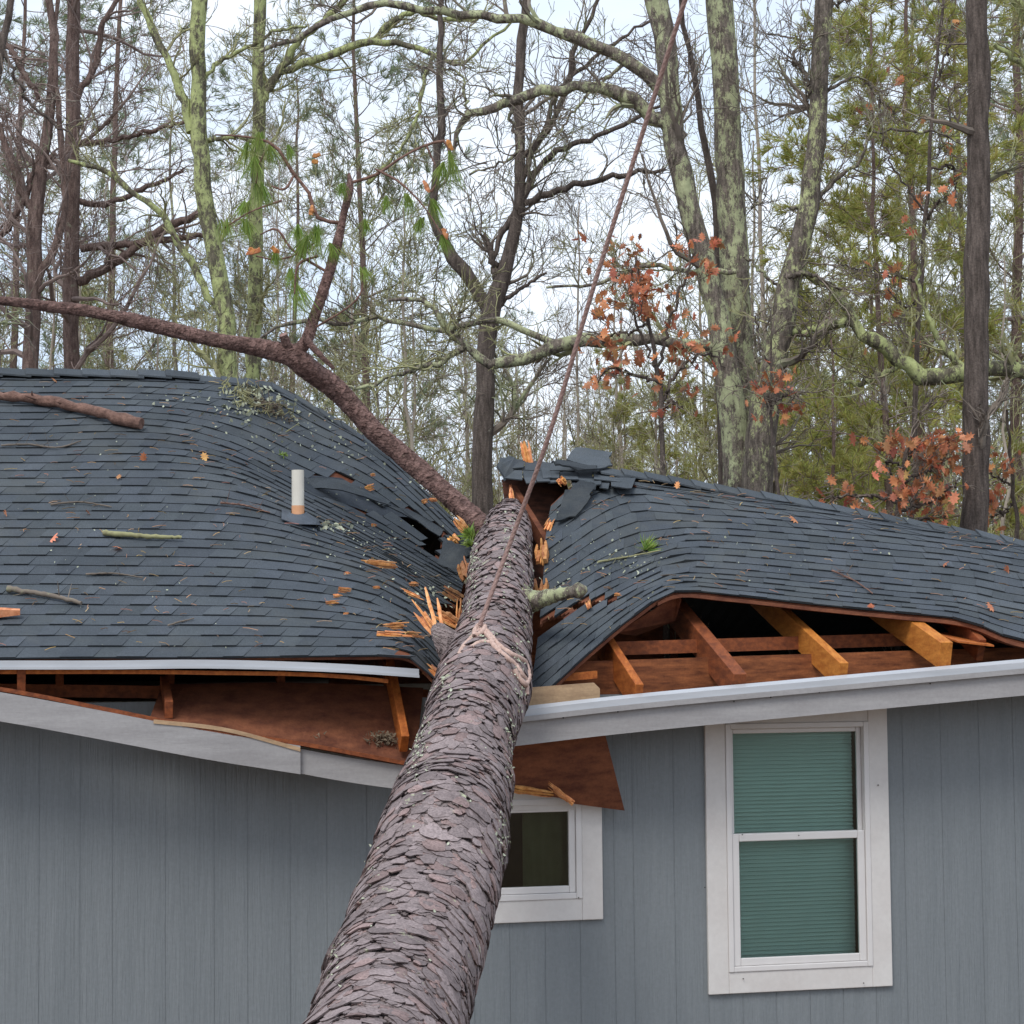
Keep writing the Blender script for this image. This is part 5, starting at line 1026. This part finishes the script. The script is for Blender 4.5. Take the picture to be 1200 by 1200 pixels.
for i in range(4):
    a, b, c = proto_pine(260 + i, [15, 18, 13, 20][i], [.10, .12, .09, .13][i], '', k1=[54, 42, 48, 54][i], lo=[.2, .3, .10, .35][i], ln=.22, needn=[16, 10, 13, 15][i], l1=.19); kinds['pine%d' % i] = (far_mesh(a, 'trunk', 'redbark'), far_mesh(b, 'branches', 'twigr'), far_mesh(c, 'needles', 'needleb' if i == 1 else 'needle'))
LAB = {'bare': ('bare_tree', 'slender leafless tree standing in the wood behind the house', 'bare trees in the wood'), 'brush': ('shrub', 'low tangled leafless undergrowth tree behind the roof line', 'leafless undergrowth behind the house'), 'pine': ('pine_tree', 'green needled pine in the wood behind the house', 'green pines in the wood')}
def plant(kind, x, D, s=1.0, rot=None, rs=random.Random(9), label=None):
    base = 'bare' if kind.startswith('bare') else 'brush' if kind.startswith('brush') else 'pine'; nm, lb, gr = LAB[base]
    p = P(x, 740, D); t = thing(nm, (p[0], p[1], 0), label or lb, 'shrub' if base == 'brush' else 'tree', gr); t.rotation_euler = (rs.uniform(-.03, .03), rs.uniform(-.03, .03), rs.uniform(0, 6.28) if rot is None else rot); sc = s * rs.uniform(.9, 1.1); t.scale = (sc, sc, sc)
    for nm2, me in zip(('trunk', 'branches', 'needles'), kinds[kind]):
        if me: o = bpy.data.objects.new(nm2, me); COL.objects.link(o); o.parent = t
rs = random.Random(31)
# pines placed where the photograph shows green
for k, x, D, s in [('pine0',1085,30,.85),('pine2',1010,34,.85),('pine1',1130,40,.9),('pine0',970,42,.70),('pine3',1195,34,.9),('pine2',920,38,.62),('pine1',1250,45,1),('pine2',1060,52,.9),
                   ('pine1',430,36,.80),('pine2',385,48,.8),('pine1',335,44,.9),('pine1',560,56,.6),('pine2',700,44,.5),('pine2',640,50,.5),
                   ('pine1',15,38,1.0),('pine1',125,46,1.05),('pine2',60,54,1.0),('pine1',-70,42,1),('pine2',820,44,.6),('pine2',660,32,.44),('pine2',770,34,.50),('pine2',725,38,.50),('pine2',810,30,.42),('pine2',690,36,.46),('pine0',740,52,.6),('pine0',860,40,.6),('pine2',540,44,.5),('pine2',585,40,.46),('pine2',500,37,.44),('pine0',1040,27,.66),('pine2',960,26,.55)]: plant(k, x, D, s)
for x in [-140, -60, 10, 120, 190, 330, 640, 905, 1075, 1230, 1320]:
    left = x < 330; right = x > 820
    n = 1
    for j in range(n): plant('bare%d' % rs.randrange(5), x + rs.uniform(-28, 28), rs.uniform(30, 62), rs.uniform(.75, 1.0) if (left or right) else rs.uniform(.55, .75))
for x in range(-160, 1400, 44):
    plant('brush%d' % rs.randrange(3), x + rs.uniform(-20, 20), rs.uniform(24, 38), rs.uniform(.75, 1.0)); plant('brush%d' % rs.randrange(3), x + rs.uniform(-20, 20), rs.uniform(34, 56), rs.uniform(.9, 1.3))
# far-off wood that reads as one mass
m = MB(); rg = np.random.default_rng(77); B = 620
xx = rg.uniform(-34, 44, B) * 1.6; yy = rg.uniform(66, 110, B); H = rg.uniform(8, 15, B)
z = np.linspace(0, 1, 6)[None, :] * H[:, None]; wob = np.cumsum(rg.normal(0, .12, (B, 6)), 1); p = np.stack([xx[:, None] + wob, yy[:, None] + 0 * z, z], -1); r = rg.uniform(.05, .13, B)[:, None] * np.linspace(1, .3, 6)
tubes(m, p, r, 4); a, b = grow(p, r, 12, 3.2, .7, .4, .2, 6, rg, .5, .012, .25); tubes(m, a, b, 3); a, b = grow(a, b, 4, 1.3, .7, .3, .2, 4, rg, .6, .010, .2); tubes(m, a, b, 3)
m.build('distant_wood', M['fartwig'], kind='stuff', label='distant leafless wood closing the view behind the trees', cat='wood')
rs = random.Random(57)
for x, D, k in [(-330, 34, 'pine1'), (-250, 30, 'bare3'), (-420, 40, 'pine2'), (-190, 36, 'bare1'), (-520, 38, 'bare4'), (-240, 46, 'pine3'), (1460, 36, 'pine0'), (1560, 40, 'bare3')]: plant(k, x, D, 1.0, rs=rs)
